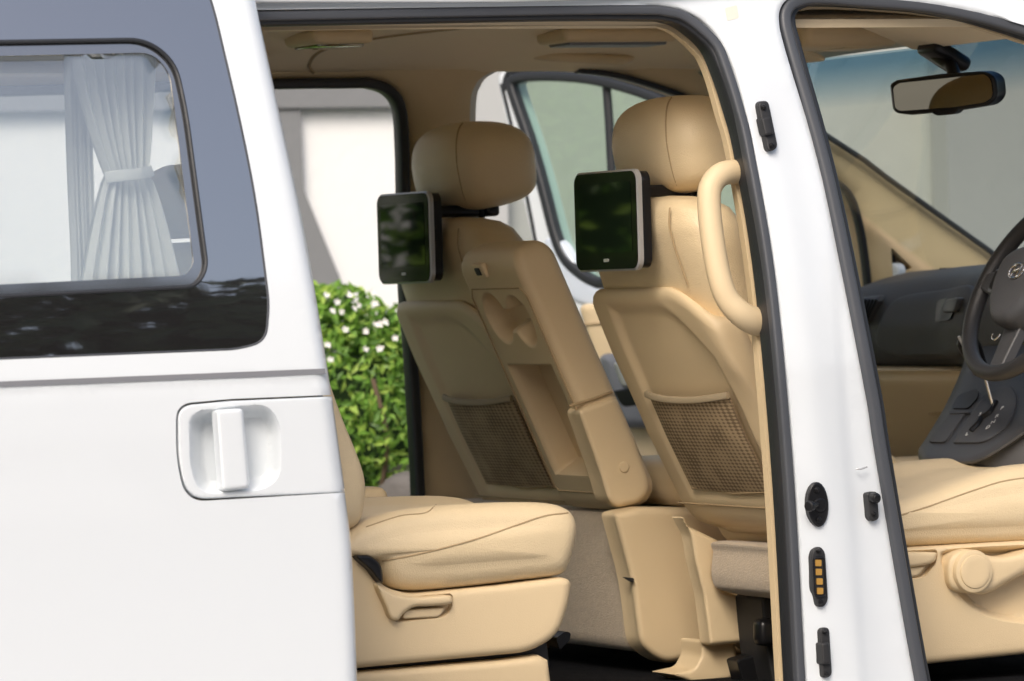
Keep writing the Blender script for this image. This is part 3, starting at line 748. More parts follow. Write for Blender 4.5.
# ---- centre seat back folded up, with cup holders
Lc = .560; vdir = V((-.403, 0, .915)); ndir = V((.915, 0, .403))
Cb = V((.625, .985, .757))   # bottom centre of rear face
def scal(y, s):      # recess depth on rear face: y from -0.12 (near) .. 0.12 (far); s along the length
    d = 0
    # cup holders: scalloped recess near the top
    for cy_, cs in ((.050, .425), (-.052, .418)):
        r = sqrt((y-cy_)**2+((s-cs)*.85)**2); d = max(d, .044*sm(.047, .037, r))
    d = max(d, .044*sm(.0, .008, min(.058-abs(y), .024-abs(s-.42))))
    for cy_ in (.055, .0, -.055):
        pass
    # notch teeth
    # tray recess
    q = min(.100-abs(y+.0), .325-s, s-.085); q = q if q < .03 else .03
    d = max(d, .056*sm(0, .010, q))
    # tray slope
    return d
rings = []; Mn = 230; K = 190
for k in range(K+1):
    s = Lc*k/K; e = min(s, Lc-s); rt = .045
    ins = 0
    if e < rt: q = 1-e/rt; ins = rt*(1-sqrt(max(0, 1-q*q)))
    hw = .140; hd = .044
    f = max(.02, 1-ins/.044*.7); fw = max(.5, 1-ins/.14*.8)
    ring = []
    for a, b in arcrr(hw*fw, hd*f, .022*f, Mn):
        x = b
        if b < -hd*f+.006: x = b+min(scal(a, s), .08)
        ring.append(Cb+vdir*s+V((0, a, 0))+ndir*(hd+x))
    rings.append(ring)
ctr = loft(rings, 'centre_seat_back', 'plastic', van, ang=70, label='raised centre seat back with cup holders and tray')
# latch on the top
P0 = Cb+vdir*.528+V((0, .03, 0))
box('latch', P0+ndir*-.001, (.012, .05, .030), 'plastic', ctr, r=.004, rot=Matrix.Rotation(radians(-25), 3, 'Y'))
box('latch_slot', P0+ndir*-.006, (.006, .022, .016), 'blackm', ctr, r=.002, rot=Matrix.Rotation(radians(-25), 3, 'Y'))
# near side: hinge block with a cap
lo = [(577, 410), (612, 397), (617, 399), (635, 440), (649, 478), (650, 492), (639, 503), (616, 508), (607, 500), (599, 472)]
ysid = Cb.y-.142
hb = slab('hinge_cover', rc([(x, y, 7) for x, y in lo]), PY(ysid-.010), .05, 'plastic', ctr, step=5, rnd=6, rndm=.012)
disc(PY(ysid-.010)(624, 467)+V((0, .002, 0)), (0, -1, 0), .0105, .005, 'screw_cap', 'plastic', ctr, bev=.002)
surfline([(569, 406), (590, 400), (612, 392)], PY(ysid-.001), .0028, 'side_seam', 'seam', ctr)
# frame seam around cup area and tray
def rl(pts, nm, r=.0016):
    tube([Cb+vdir*s+V((0, y, 0))+ndir*-.0005 for y, s in pts], r, nm, 'seam', ctr, n=6, up=ndir)
rl([(.125, .37), (.125, .47), (.11, .488), (-.11, .488), (-.125, .47), (-.125, .06), (-.11, .05), (.11, .05), (.125, .06), (.125, .37)], 'panel_seam')
# centre seat base (side trim), carpeted riser and far cushion
cb = slab('centre_seat_base', rc([(612, 513, 6), (640, 507, 6), (720, 508, 6), (740, 560, 8), (745, 655, 8), (703, 656, 8), (667, 664, 8), (652, 657, 8), (638, 644, 10), (630, 580, 20)]), PY(.80), .05, 'plastic', van, step=8, rnd=8, rndm=.02, label='beige side panel of the centre seat base')
box('carpeted_riser', (.80, 1.30, .63), (.36, .92, .27), 'carpet', van, r=.03)
box('centre_cushion', (.98, 1.02, .815), (.50, .40, .09), 'leather', van, r=.035)
slab('recess', rc([(624, 577, 2), (634, 578, 2), (634, 583, 2)]), PY(.795), .01, 'blackm', cb, step=5)
slab('floor_pad', rc([(577, 636, 2), (640, 628, 3), (668, 630, 3), (668, 641, 2), (610, 642, 2), (578, 641, 2)]), PY(1.45), .08, 'plastic', van, step=6, rnd=1, rndm=.004)

# ================================================================== SECOND ROW SEAT (near)
o2 = rc([(300, 520, 10), (350, 548, 12), (366, 562, 14), (380, 586, 16), (408, 594, 16), (430, 592), (500, 585), (562, 577, 8), (571, 581, 8), (569, 600, 10), (558, 636, 24), (528, 652, 14), (355, 668), (250, 676, 10), (240, 540, 10)])
pk2 = cr([(380, 590), (386, 598), (440, 594), (451, 594), (453, 602), (446, 616), (420, 620), (396, 622), (388, 612)], closed=True, n=4)
seat2 = slab('second_row_seat', o2, PY(.215), .05, 'plastic', van, step=6, rnd=8, rndm=.012, disp=lambda x, y: .014*sm(0, 4, sd(x, y, pk2)), extra=ringx(pk2, (-4, -2, 0, 2, 4), 3), label='near second row seat in beige leather beside the sliding door')
bp2 = pxprof([(250, 560), (350, 562), (380, 592), (500, 587), (566, 580), (566, 604), (552, 638), (524, 650), (355, 666), (250, 672)], .25, smooth=False)
extrude(bp2, .245, .70, .01, 'seat_base', 'plastic', seat2)
c2 = pxprof([(330, 548), (352, 530), (376, 518), (400, 511), (440, 506), (500, 503), (545, 503), (568, 508), (578, 520), (578, 540), (571, 566), (560, 576), (520, 581), (470, 587), (420, 591), (396, 588), (384, 576), (376, 560), (350, 560)], .225)
def c2d(v):
    t = abs((v.y-.455)/.25)
    if v.z > .77: v.z -= .012*sm(.8, .4, t)*sm(.77, .80, v.z)
    return v
cu2 = extrude(c2, .205, .705, .042, 'seat_cushion', 'leather', seat2, bulge=.012, ny=24, disp=c2d)
stick(cu2, [(382, 561), (410, 556), (440, 549), (480, 538), (520, 524), (545, 516), (568, 513)], .0016, 'cushion_seam', 'seam', seat2)
stick(cu2, [(366, 527), (400, 516), (425, 513), (436, 505)], .0014, 'insert_seam', 'seam', seat2)
lev = cr([(376, 585), (384, 588), (398, 595), (420, 597), (446, 595), (452, 598), (450, 604), (430, 606), (414, 607), (404, 613), (398, 620), (390, 618), (385, 606)], closed=True, n=4)
slab('recline_lever', lev, PY(.198), .025, 'plastic', seat2, step=4, rnd=4, rndm=.009)
slab('lever_insert', rc([(404, 610, 4), (446, 607, 4), (440, 617, 5), (402, 619, 4)]), PY(.212), .015, 'plastic', seat2, step=4, rnd=2, rndm=.004)
slab('belt_buckle', cr([(356, 557), (366, 555), (374, 558), (381, 566), (383, 582), (378, 580), (370, 570)], closed=True, n=4), PY(.195), .03, 'black', seat2, step=3, rnd=3, rndm=.008)
# plinth
extrude(pxprof([(250, 684), (358, 672), (500, 660), (540, 655), (549, 660), (553, 690), (556, 730), (250, 740)], .23, smooth=False), .225, .68, .015, 'seat_plinth', 'plastic', seat2)
extrude(pxprof([(250, 670), (545, 642), (548, 665), (250, 690)], .27, smooth=False), .26, .66, .005, 'slide_rail', 'blackm', seat2)
slab('rail_end', rc([(556, 638, 3), (566, 631, 3), (571, 633, 3), (570, 640, 3), (560, 650, 3)]), PY(.35), .06, 'black', seat2, step=4)
# backrest
b2 = pxprof([(370, 500), (369, 478), (360, 452), (347, 422), (333, 385), (318, 335), (300, 285), (282, 250), (255, 238), (232, 250), (236, 290), (262, 370), (290, 450), (312, 520), (345, 532), (364, 524)], .22)
extrude(b2, .205, .705, .05, 'backrest', 'leather', seat2, bulge=.008, ny=16)
hp = pxprof([(236, 235), (262, 225), (262, 190), (245, 166), (220, 160), (196, 175), (190, 205), (206, 232)], .3)
extrude(hp, .32, .60, .05, 'headrest', 'leather', seat2, bulge=.01)
box('armrest', PY(.78)(358, 502), (.10, .08, .055), 'leather', seat2, r=.02)

# ================================================================== DASHBOARD
def dprof(Y):
    # (X,Z) outline at this Y
    t = (Y-.93)/.8; k = .10*abs(t)**3          # dash wraps towards the doors
    ct = math.exp(-((Y-.93)/.22)**4)*.05       # centre stack stands out towards the cabin
    h = .06*math.exp(-((Y-.46)/.22)**4)-.045*max(0, t)**3        # hood over the instruments
    x = 1.56-k*.6-ct-h*.6
    return [(x+.04, 1.01), (x-.005, 1.04), (x-.012, 1.10), (x, 1.155), (x+.03, 1.195+h*.5), (x+.08, 1.215+h), (x+.18, 1.228+h*.6), (x+.32, 1.215), (x+.6, 1.17), (x+.6, 1.0), (x+.2, .99)]
rings = []
for j in range(41):
    Y = .12+1.60*j/40; rings.append([V((x, Y, z)) for x, z in cr(dprof(Y), closed=True, n=4)])
dash = loft(rings, 'dashboard', 'dash', van, label='charcoal dashboard with glovebox and air vent')
DX = 1.548
def dsurf(off=0.0):   # rear face of dash: march the ray to the analytic profile (x at z, Y)
    def f(px, py):
        X = 1.5
        for _ in range(12):
            p = hit(px, py, (X, 0, 0), (1, 0, 0)); pr = dprof(min(1.72, max(.12, p.y)))
            z = min(1.225, max(1.012, p.z)); X2 = pr[0][0]
            for a, b in zip(pr[:7], pr[1:7]):
                if a[1] <= z <= b[1]: X2 = a[0]+(b[0]-a[0])*(z-a[1])/(b[1]-a[1])
            X = X+(X2-off-X)*.5
        return hit(px, py, (X, 0, 0), (1, 0, 0))
    return f
DS = dsurf(.010)
slab('glovebox_lid', cr([(884, 352), (874, 340), (880, 318), (890, 303), (905, 295), (940, 290), (971, 286), (968, 310), (962, 340), (956, 358), (920, 361)], closed=True, n=4), DS, .03, 'dash', dash, step=6, rnd=3, rndm=.006, dirv=(1, 0, 0))
slab('latch_recess', rc([(937, 300, 5), (957, 297, 4), (950, 320, 4), (935, 322, 4)]), dsurf(.014), .01, 'black', dash, step=4, dirv=(1, 0, 0))
slab('glovebox_latch', rc([(944, 300, 4), (959, 297, 3), (954, 312, 3), (941, 313, 3)]), dsurf(.022), .012, 'dash2', dash, step=4, rnd=2, rndm=.004, dirv=(1, 0, 0))
vo = slab('air_vent', rc([(861, 297, 3), (881, 295, 3), (867, 322, 4), (855, 326, 3)]), dsurf(.014), .02, 'dash2', dash, step=4, rnd=2, rndm=.004, dirv=(1, 0, 0))
for k in range(5):
    f = k/5; a = dsurf(.020)(862+17*f+1, 299); b = dsurf(.020)(856+11*f+1, 322)
    tube([a, b], .0028, 'vent_slat', 'black', vo, n=6)
for px_, py_ in ((899, 278), (907, 275), (892, 281)): tube([V((1.70, 1.45-.02*(px_-900)/8, 1.2160)), V((1.76, 1.45-.02*(px_-900)/8, 1.2155))], .004, 'demister_slot', 'black', dash, n=6, up=(0, 0, 1))
# lower tan panel / knee glovebox
rings = []
for j in range(21):
    Y = 1.02+.72*j/20; k = .10*abs((Y-.93)/.8)**3; x = 1.55-k*.6
    rings.append([V((a, Y, b)) for a, b in cr([(x+.02, 1.012), (x-.012, .995), (x-.005, .96), (x+.05, .86), (x+.10, .78), (x+.2, .62), (x+.35, .6), (x+.35, 1.0)], closed=True, n=4)])
low = loft(rings, 'lower_dashboard', 'plastic', van)
slab('pocket_handle', rc([(921, 392, 3), (936, 391, 3), (942, 409, 4), (928, 411, 4)]), PX(1.56), .04, 'plastic', low, step=4, rnd=2, rndm=.005, dirv=(1, 0, 0))
slab('pocket_gap', rc([(926, 411, 2), (942, 408, 2), (942, 415, 2), (930, 415, 2)]), PX(1.562), .03, 'seam', low, step=4, dirv=(1, 0, 0))
# centre stack with gear selector
cn = V((-.62, 0, .78)).normalized()
def CS(off=0): return PL(V((1.30, .93, .90))+cn*off, cn)
stack = slab('centre_console', cr([(925, 464), (918, 452), (926, 438), (944, 408), (958, 378), (968, 352), (985, 330), (1040, 318), (1110, 330), (1090, 380), (1045, 420), (1010, 446), (982, 462), (960, 466)], closed=True, n=4), CS(0), .12, 'dash2', van, step=8, rnd=10, rndm=.02, dirv=-cn, label='charcoal centre console with gear selector')
slab('console_lid', rc([(927, 442, 5), (951, 410, 3), (968, 410, 3), (945, 443, 5)]), CS(.004), .01, 'dash', stack, step=6, rnd=2, rndm=.003, dirv=-cn)
slab('storage_bin', rc([(951, 408, 3), (958, 395, 4), (978, 388, 5), (978, 397, 4), (968, 408, 3)]), CS(.003), .01, 'black', stack, step=4, dirv=-cn)
slab('bin_rim', rc([(949, 411, 2), (969, 410, 2), (970, 412.5, 2), (949, 413.5, 2)]), CS(.006), .01, 'dash', stack, step=4, dirv=-cn)
gp_ = slab('gear_panel', rc([(952, 443, 3), (985, 392, 10), (1012, 384, 10), (1018, 400, 14), (1010, 425, 16), (985, 443, 10)]), CS(.004), .01, 'dash', stack, step=6, rnd=2, rndm=.003, dirv=-cn)
surfline([(971, 431), (978, 424), (982, 418), (990, 412), (996, 402)], CS(.006), .006, 'gear_slot', 'black', stack, n=8, up=cn)
cX = V((.45, -.89, .36)).normalized(); cX = (cX-cn*cX.dot(cn)).normalized(); cY = cn.cross(cX)
for ch, px_, py_ in (('P', 1002, 408), ('R', 997, 416), ('N', 993, 422), ('D', 988, 427), ('3', 980, 414), ('L', 967, 434)):
    text(ch, .015, CS(.007)(px_, py_), cX, cY, 'gear_letter', 'white', gp_)
kb = CS(.0)(994, 408); kt = PY(kb.y)(984, 372)
tube([kb, kb.lerp(kt, 1)], .004, 'gear_lever', 'chrome', stack, n=12, up=(0, 1, 0))
kp = [PY(kb.y)(*q) for q in ((985, 376), (979, 366), (972, 352), (964, 336))]
rings = []; L = 16
for i, (q, r) in enumerate(zip(cr([tuple(a) for a in kp], n=5), [.010, .016, .018, .018, .0175, .017, .017, .018, .019, .020, .021, .022, .022, .021, .017, .006])):
    q = V(q); rings.append([q+V((r*cos(2*pi*k/L), r*1.0*sin(2*pi*k/L), .25*r*cos(2*pi*k/L))) for k in range(L)])
kn = loft(rings, 'gear_knob', 'black', stack)
tube([q+V((-.019, -.012, 0)) for q in (kp[2], kp[3])], .003, 'knob_trim', 'silver', stack, n=8)
box('console_side', (1.28, .93, .66), (.36, .26, .36), 'plastic', van, r=.04)
slab('console_trim', cr([(968, 466), (990, 455), (1020, 436), (1060, 410), (1100, 400), (1100, 480), (970, 480)], closed=True, n=4), PY(.80), .04, 'plastic', van, step=8, rnd=4, rndm=.01)

# steering wheel
wc = PY(.47)(1033, 287); wn = V((-.87, 0, .49)).normalized(); wy = V((0, 1, 0)); wu = wn.cross(wy); wu = -wu if wu.z < 0 else wu
def WPt(a, r, h=0): return wc+wy*(r*sin(a))+wu*(r*cos(a))+wn*h
rim = sweep([WPt(2*pi*i/72, .186) for i in range(72)], [(.0155*cos(2*pi*k/16), .0165*sin(2*pi*k/16)) for k in range(16)], up=wn, closed=True, name='steering_wheel', m=mat('wheel_leather', (.03, .03, .032), .38, bump=[('v', 500, .3)]), parent=van, label='black leather steering wheel with chrome emblem')
def wslab(poly, name, m, h, th, parent, rnd=0, rndm=0, step=.01, disp=None):
    return slab(name, poly, lambda a, b: wc+wy*a+wu*b+wn*h, th, m, parent, step=step, rnd=rnd, rndm=rndm, dirv=-wn, disp=disp)
wslab(cr([(-.085, .045), (-.05, .068), (0, .074), (.05, .068), (.085, .045), (.088, .0), (.07, -.05), (.035, -.088), (0, -.095), (-.035, -.088), (-.07, -.05), (-.088, 0)], closed=True, n=5), 'airbag_cover', 'dash', .045, .05, rim, rnd=.02, rndm=.02)
for s_ in (-1, 1):
    wslab(rc([(s_*.07, .035, .01), (s_*.18, .03, .01), (s_*.185, -.005, .01), (s_*.08, -.035, .01)]), 'spoke', 'dash2', .012, .02, rim, rnd=.008, rndm=.006)
    wslab(rc([(s_*.092, .03, .006), (s_*.125, .03, .006), (s_*.122, -.02, .006), (s_*.094, -.025, .006)]), 'wheel_buttons', 'greycloth', .024, .012, rim, rnd=.004, rndm=.004)
    wslab(rc([(s_*.10, .025, .004), (s_*.119, .025, .004), (s_*.117, -.014, .004), (s_*.101, -.018, .004)]), 'button', 'black', .027, .008, rim, rnd=.003, rndm=.002)
wslab(rc([(-.03, -.07, .01), (.03, -.07, .01), (.022, -.18, .01), (-.022, -.18, .01)]), 'spoke', 'dash2', .006, .02, rim, rnd=.006, rndm=.005)
em = tube([wc+wn*.047+wy*(.025*cos(2*pi*i/30))+wu*(.010+.0155*sin(2*pi*i/30)) for i in range(30)], .002, 'emblem', 'chrome', rim, n=8, closed=True, up=wn)
tube([wc+wn*.047+wy*a+wu*(.010+b) for a, b in ((.013, -.011), (.009, 0), (.007, .012))], .0022, 'emblem_letter', 'chrome', em, n=8, up=wn)
tube([wc+wn*.047+wy*a+wu*(.010+b) for a, b in ((-.007, -.012), (-.009, 0), (-.013, .011))], .0022, 'emblem_letter', 'chrome', em, n=8, up=wn)
tube([wc+wn*.047+wy*a+wu*(.010+b) for a, b in ((.010, -.003), (0, 0), (-.010, .003))], .0022, 'emblem_letter', 'chrome', em, n=8, up=wn)
tube([wc+wn*.03+wy*(.014*sin(a))+wu*(-.115-.014*cos(a)) for a in [radians(-80+16*i) for i in range(11)]], .002, 'badge_ring', 'chrome', rim, n=8, up=wn)
tube([wc-wn*.01, wc-wn*.25], .035, 'steering_column', 'black', van, n=20, up=(0, 1, 0))
box('instrument_binnacle', (1.58, .47, 1.20), (.18, .36, .13), 'dash', van, r=.05, seg=5)

# rear-view mirror (interior)
mn = V((-.86, -.50, -.06)).normalized()
mc = PX(1.22)(944, 93)
def MS(off=0): return PL(mc+mn*off, mn)
mo = rc([(890, 84, 7), (897, 80), (940, 74), (986, 71, 8), (997, 77, 8), (999, 96, 8), (991, 105, 8), (955, 111), (912, 115), (893, 113, 8)])
mir = slab('rear_view_mirror', mo, MS(0), .03, 'black', van, step=6, rnd=5, rndm=.010, dirv=-mn)
slab('mirror_glass', rc([(893, 87, 6), (900, 83), (985, 74, 7), (991, 80, 6), (993, 96, 6), (986, 102, 5), (955, 107), (900, 111, 6), (895, 108, 6)]), MS(.003), .004, 'mirror', mir, step=8, dirv=-mn)
slab('mirror_lip', rc([(930, 111, 4), (961, 106, 5), (956, 114, 6), (936, 116, 6)]), MS(.0), .02, 'black', mir, step=4, rnd=2, rndm=.004, dirv=-mn)
tube(cr([tuple(MS(-.02)(955, 78)), tuple(MS(-.05)(951, 66)), tuple(MS(-.06)(943, 60)), tuple(MS(-.07)(934, 54))], n=5), .013, 'mirror_arm', 'black', mir, n=14, up=(1, 0, 0))
box('mirror_mount', MS(-.075)(944, 56), (.09, .08, .03), 'black', mir, r=.012, rot=Matrix.Rotation(radians(30), 3, 'Y'))

# ================================================================== SLIDING DOOR (near, slid back)
DO = -.135
dfr = [(240, -70), (255, 0), (281, 120), (306, 240), (331, 392), (345, 495), (352, 560), (357, 681), (360, 830)]
dfc = [dfr[0]]+cr(dfr[1:], n=6)
dpoly = [(-760, -60), (240, -70)]+cr(dfr[1:], n=6)+[(-760, 870)]
gl = [(-700, -34, 30), (196, -40, 20), (213, 5, 20), (240, 120, 60), (256, 200, 60), (269, 303, 12), (266, 342, 18), (236, 349.5, 10), (0, 359), (-700, 388, 30)]
glp = rc(gl)
hp_o = rc([(176, 404, 16), (230, 399), (341, 394.5), (352, 492), (186, 502, 26), (176, 460, 30)])
crease = lambda x: 389.0-.037*x
def dd_(x, y):
    d = 0; c = y-crease(x)
    d += .003*sm(-3, 3, c)-.003*sm(3, 60, c)            # shallow feature line
    fx = None
    d += .035*sm(.0, 1, 0)
    e = sd(x, y, glp)
    # front edge rolls inwards
    j = 0
    return d
def front_roll(x, y):
    # distance to front edge
    for (x0, y0), (x1, y1) in zip(dfc, dfc[1:]):
        if y0 <= y <= y1:
            xe = x0+(x1-x0)*(y-y0)/(y1-y0); s = max(0, xe-x)
            if s < 12: q = 1-s/12; return .022*(1-sqrt(max(0, 1-q*q)))
            return 0
    return 0
sd_door = slab('sliding_door', dpoly, SN(DO), .045, 'paint', van, holes=[glp, hp_o], step=11, disp=lambda x, y: dd_(x, y)+front_roll(x, y), rnd=0, label='white sliding door slid back, with dark window and recessed handle', extra=[(a-d, b) for d in (.6, 1.5, 3, 5, 8, 12) for a, b in dens(dfc+[(300, 830)], 5)[:-60]]+[(a, crease(a)+b) for a in range(-740, 345, 12) for b in (-3, 0, 3, 8)])
win_line = rc([(-660, 66, 30), (0, 42), (146, 39.5, 34), (175, 62, 20), (186, 110, 30), (207, 268, 26), (196, 286.5, 16), (0, 296.5), (-660, 322, 30)])
clear = rc([(-640, 80, 24), (0, 56), (152, 52.5, 22), (170, 72, 18), (194, 264, 14), (186, 275.5, 10), (0, 284.5), (-640, 308, 24)])
glx = rc([(x+(4 if x > 100 else 0), y+(-4 if y < 100 else 4), *r) for x, y, *r in gl])
slab('window_panel', glx, SN(DO+.0015), .006, 'frit', sd_door, holes=[win_line], step=14, ang=35)
wlx = rc([(-664, 62, 30), (0, 38), (148, 35.5, 34), (179, 60, 20), (190, 110, 30), (211, 269, 26), (199, 290.5, 16), (0, 300.5), (-664, 326, 30)])
slab('window_frame', wlx, SN(DO+.0078), .004, 'frit2', sd_door, holes=[clear], step=12, ang=35)
tube([SN(DO+.0025)(*p) for p in dens(win_line, 12)], .0036, 'window_gasket', 'rubber', sd_door, n=8, closed=True)
slab('sliding_window', clear, SN(DO+.0095), .001, 'doorglass', sd_door, step=16, ang=80)
tube([SN(DO+.0015)(*p) for p in dens(glp, 12)], .0022, 'glass_edge', 'greyrub', sd_door, n=6, closed=True)
slab('pinstripe', [(-700, 407.5), (0, 381.5), (325, 368.5), (326, 374), (0, 387), (-700, 413)], SN(DO-.0012), .004, 'stripe', sd_door, step=14)
# handle panel
hpan = rc([(178.5, 406, 14), (230, 401.5), (341.5, 397), (344.5, 405), (349, 489.5), (188, 499.3, 24), (178.5, 460, 28)])
hpan = rc([(178, 406, 15), (230, 401), (332, 396.5), (345, 492), (188, 499.5, 25), (178, 460, 29)])
hrec = rc([(188, 412, 16), (232, 406, 14), (268, 404, 16), (281, 424, 16), (281, 478, 18), (262, 491, 16), (200, 494, 18), (190, 470, 20)])
hp2 = slab('handle_bezel', hpan, SN(DO+.001), .05, 'paint', sd_door, step=5, rnd=2, rndm=.003, disp=lambda x, y: .040*sm(0, 13, sd(x, y, hrec))**.8+front_roll(x, y), extra=ringx(hrec, (-13, -10, -7, -4, -2, 0, 2, 4, 7, 10, 13)))
hbar = rc([(216, 410, 4), (243, 408, 5), (250, 488, 5), (222, 491.5, 5)])
slab('door_handle', hbar, SN(DO-.012), .02, 'paint', sd_door, step=4, rnd=4, rndm=.007)
slab('handle_gap', rc([(228, 492.5, 1), (240, 492, 1), (239, 493.8, 1), (229, 494.3, 1)]), SN(DO+.01), .01, 'gap', sd_door, step=4)
slab('shut_backing', rc([(168, 392), (322, 388), (334, 503), (168, 510)]), SN(DO+.052), .006, 'gap', sd_door, step=20)
# thickness of the door (inner card)
ic = [(-740, -50), (225, -60)]+[(x-14, y) for x, y in cr(dfr[1:], n=5)]+[(-740, 850)]
slab('door_card', ic, SN(DO+.05), .03, 'plastic', sd_door, holes=[rc([(-690, -20, 30), (185, -26, 20), (230, 120, 60), (250, 300, 20), (232, 345, 10), (-690, 370, 30)])], step=16)

# ================================================================== CURTAINS (hang inside, top-level things)
def curtain(name, label, pxc_top, pxc_tie, pxc_bot, Y, top, tie, bot, wt, wm, wb, ph, mname='curtain'):
    vs = []; fs = []; NX = 110; NZ = 60; S = PY(Y)
    for side_ in (0, 1):
        for j in range(NZ+1):
            f = j/NZ; y = top+(bot-top)*f; ft = (tie-top)/(bot-top)
            if f < ft:
                t = f/ft; e = t**1.6; c = pxc_top+(pxc_tie-pxc_top)*e; w = wt+(wm-wt)*e
            else:
                t = (f-ft)/(1-ft); e = t**.75; c = pxc_tie+(pxc_bot-pxc_tie)*e; w = wm+(wb-wm)*e
            for i in range(NX+1):
                u = i/NX*2-1; p = S(c+u*w, y)
                amp = .010+.004*sin(i*.31)
                p.y += amp*sin(u*pi*8.0+ph+.6*sin(u*3))+side_*.003
                vs.append(p)
    w_ = NX+1; n = w_*(NZ+1)
    for j in range(NZ):
        for i in range(NX):
            a = j*w_+i; fs += [[a, a+1, a+w_+1, a+w_], [n+a, n+a+w_, n+a+w_+1, n+a+1]]
    o = mk(name, vs, fs, mname)
    return o
c1 = curtain('curtain', '', 113, 127, 133, .10, 30, 175, 330, 44, 21, 60, .4)
tag(c1, 'white pleated curtain gathered by a tieback behind the sliding door window', 'curtain', 'curtains behind the sliding window')
tb = sweep([PY(.10)(x, y)+V((0, -.030+.018*((x-127)/22)**2, 0)) for x, y in cr([(104, 178), (112, 176.5), (127, 175), (142, 173), (149, 171)], n=5)], rrp(.0095, .003, .002, 2), name='tieback', m='curtain', parent=c1)
c3 = curtain('curtain', '', 78, 84, 88, .16, 30, 250, 330, 12, 11, 14, 1.2)
tag(c3, 'narrow straight white curtain left of the gathered one, behind the sliding door window', 'curtain', 'curtains behind the sliding window')

# ================================================================== HEADREST MONITORS
def monitor(label, YC_, zc):
    X0 = .422; root = empty('headrest_monitor', (X0+.02, YC_, zc-.09), label, 'monitor', 'screens on the front headrests')
    def S(a, b): return V((X0, YC_+a, zc+b))
    def MSl(name, hw, hh, r, off, th, m, rnd=0, rndm=0, hole=None, cy=0, cx=0, parent=root):
        poly = [(cx+a, cy+b) for a, b in rrp(hw, hh, r, 6)]
        return slab(name, poly, lambda a, b: S(a, b)+V((-off, 0, 0)), th, m, parent, holes=[[(a, b) for a, b in rrp(*hole, 6)]] if hole else (), step=.012, rnd=rnd, rndm=rndm, dirv=(1, 0, 0))
    MSl('housing', .127, .088, .020, -.004, .024, 'black', .012, .012)
    MSl('bezel', .131, .092, .022, .001, .010, 'silver', .003, .002, hole=(.1275, .0885, .020))
    MSl('front_glass', .1275, .0885, .020, .0025, .006, 'gloss')
    MSl('screen', .108, .064, .004, .0032, .002, 'screen', cy=.006)
    MSl('button', .010, .003, .0025, .0036, .002, 'silver', cy=-.072)
    for s in (-1, 1): box('mount_arm', (X0+.085, YC_+s*.06, zc+.052), (.12, .014, .022), 'black', root, r=.005)
    box('mount_clamp', (X0+.165, YC_, zc+.052), (.03, .16, .026), 'black', root, r=.008)
    return root
mon = monitor('headrest screen behind the driver seat, nearer the camera, with green reflections', YC, 1.321)
mon2 = copytree(mon, (.018, .965, -.010)); mon2['label'] = 'headrest screen behind the far passenger seat, in front of the white wall'

# ================================================================== OUTSIDE
def gmat():
    m = mat('paving', (.36, .355, .35), .9, bump=[('n', 40, .5)], var=(1.2, .15)); return m
g = mk('ground', [(-60, -60, 0), (60, -60, 0), (60, 60, 0), (-60, 60, 0)], [[0, 1, 2, 3]], gmat(), smooth=False); g['kind'] = 'structure'
mw = mat('white_render', (.92, .92, .90), .9, bump=[('n', 30, .3)], var=(.8, .05))
mg = mat('shade_grey', (.24, .245, .25), .9, bump=[('n', 30, .3)], var=(.7, .10))  # wall shade put into the colour, for the two grey slabs
WYY = 4.6
bl = empty('building', (0, WYY, 0), 'pale rendered building behind the van with grey-painted shade round a white bay', 'building')
W = PY(WYY)
slab('white_wall', [(-1600, -300), (430, -300), (430, 560), (-1600, 560)], W, .2, mw, bl, step=200)
slab('shade_band', [(-1600, -320), (432, -320), (432, 106), (-1600, 132)], PY(WYY-.04), .035, mg, bl, step=200, label='grey slab painted as shade over the white wall')  # shade along the wall top, put in as a grey slab
slab('shade_wedge', [(230, 104), (300, 104), (304, 190), (345, 290), (390, 560), (230, 560)], PY(WYY-.03), .028, mg, bl, step=200, label='grey sloping slab painted as a shadow')  # diagonal shadow on the wall, shaped as a grey slab
mg2 = mat('grey_green_render', (.42, .44, .41), .9, bump=[('n', 20, .5)], var=(.9, .14))
slab('grey_wall', [(430, -400), (2400, -400), (2400, 600), (430, 600)], W, .2, mg2, bl, step=300, label='grey-green wall to the right of the white bay')
mpil = mat('light_grey_render', (.52, .53, .52), .9, var=(1.0, .08))
slab('pilaster', [(458, -300), (508, -300), (508, 600), (458, 600)], PY(WYY-.05), .05, mpil, bl, step=300)
slab('pilaster', [(935, -300), (1140, -300), (1175, 600), (960, 600)], PY(WYY-.10), .09, mat('mid_grey_render', (.33, .345, .335), .9, var=(1, .1)), bl, step=300)
# bush with flowers and a boulder at its foot
leaf = bpy.data.materials.new('leaf'); leaf.use_nodes = True; nt = leaf.node_tree; b = nt.nodes['Principled BSDF']
oi = nt.nodes.new('ShaderNodeNewGeometry'); rp = nt.nodes.new('ShaderNodeValToRGB'); nt.links.new(oi.outputs['Random Per Island'], rp.inputs[0])
rp.color_ramp.elements[0].color = (.09, .20, .03, 1); rp.color_ramp.elements[1].color = (.45, .62, .12, 1)
e = rp.color_ramp.elements.new(.6); e.color = (.22, .42, .06, 1)
nt.links.new(rp.outputs[0], b.inputs['Base Color']); b.inputs['Roughness'].default_value = .4
tl = nt.nodes.new('ShaderNodeBsdfTranslucent'); nt.links.new(rp.outputs[0], tl.inputs[0]); ms = nt.nodes.new('ShaderNodeMixShader'); ms.inputs[0].default_value = .3
nt.links.new(b.outputs[0], ms.inputs[1]); nt.links.new(tl.outputs[0], ms.inputs[2]); nt.links.new(ms.outputs[0], nt.nodes['Material Output'].inputs[0])
M['core'] = mat('bush_core', (.02, .045, .012), 1)
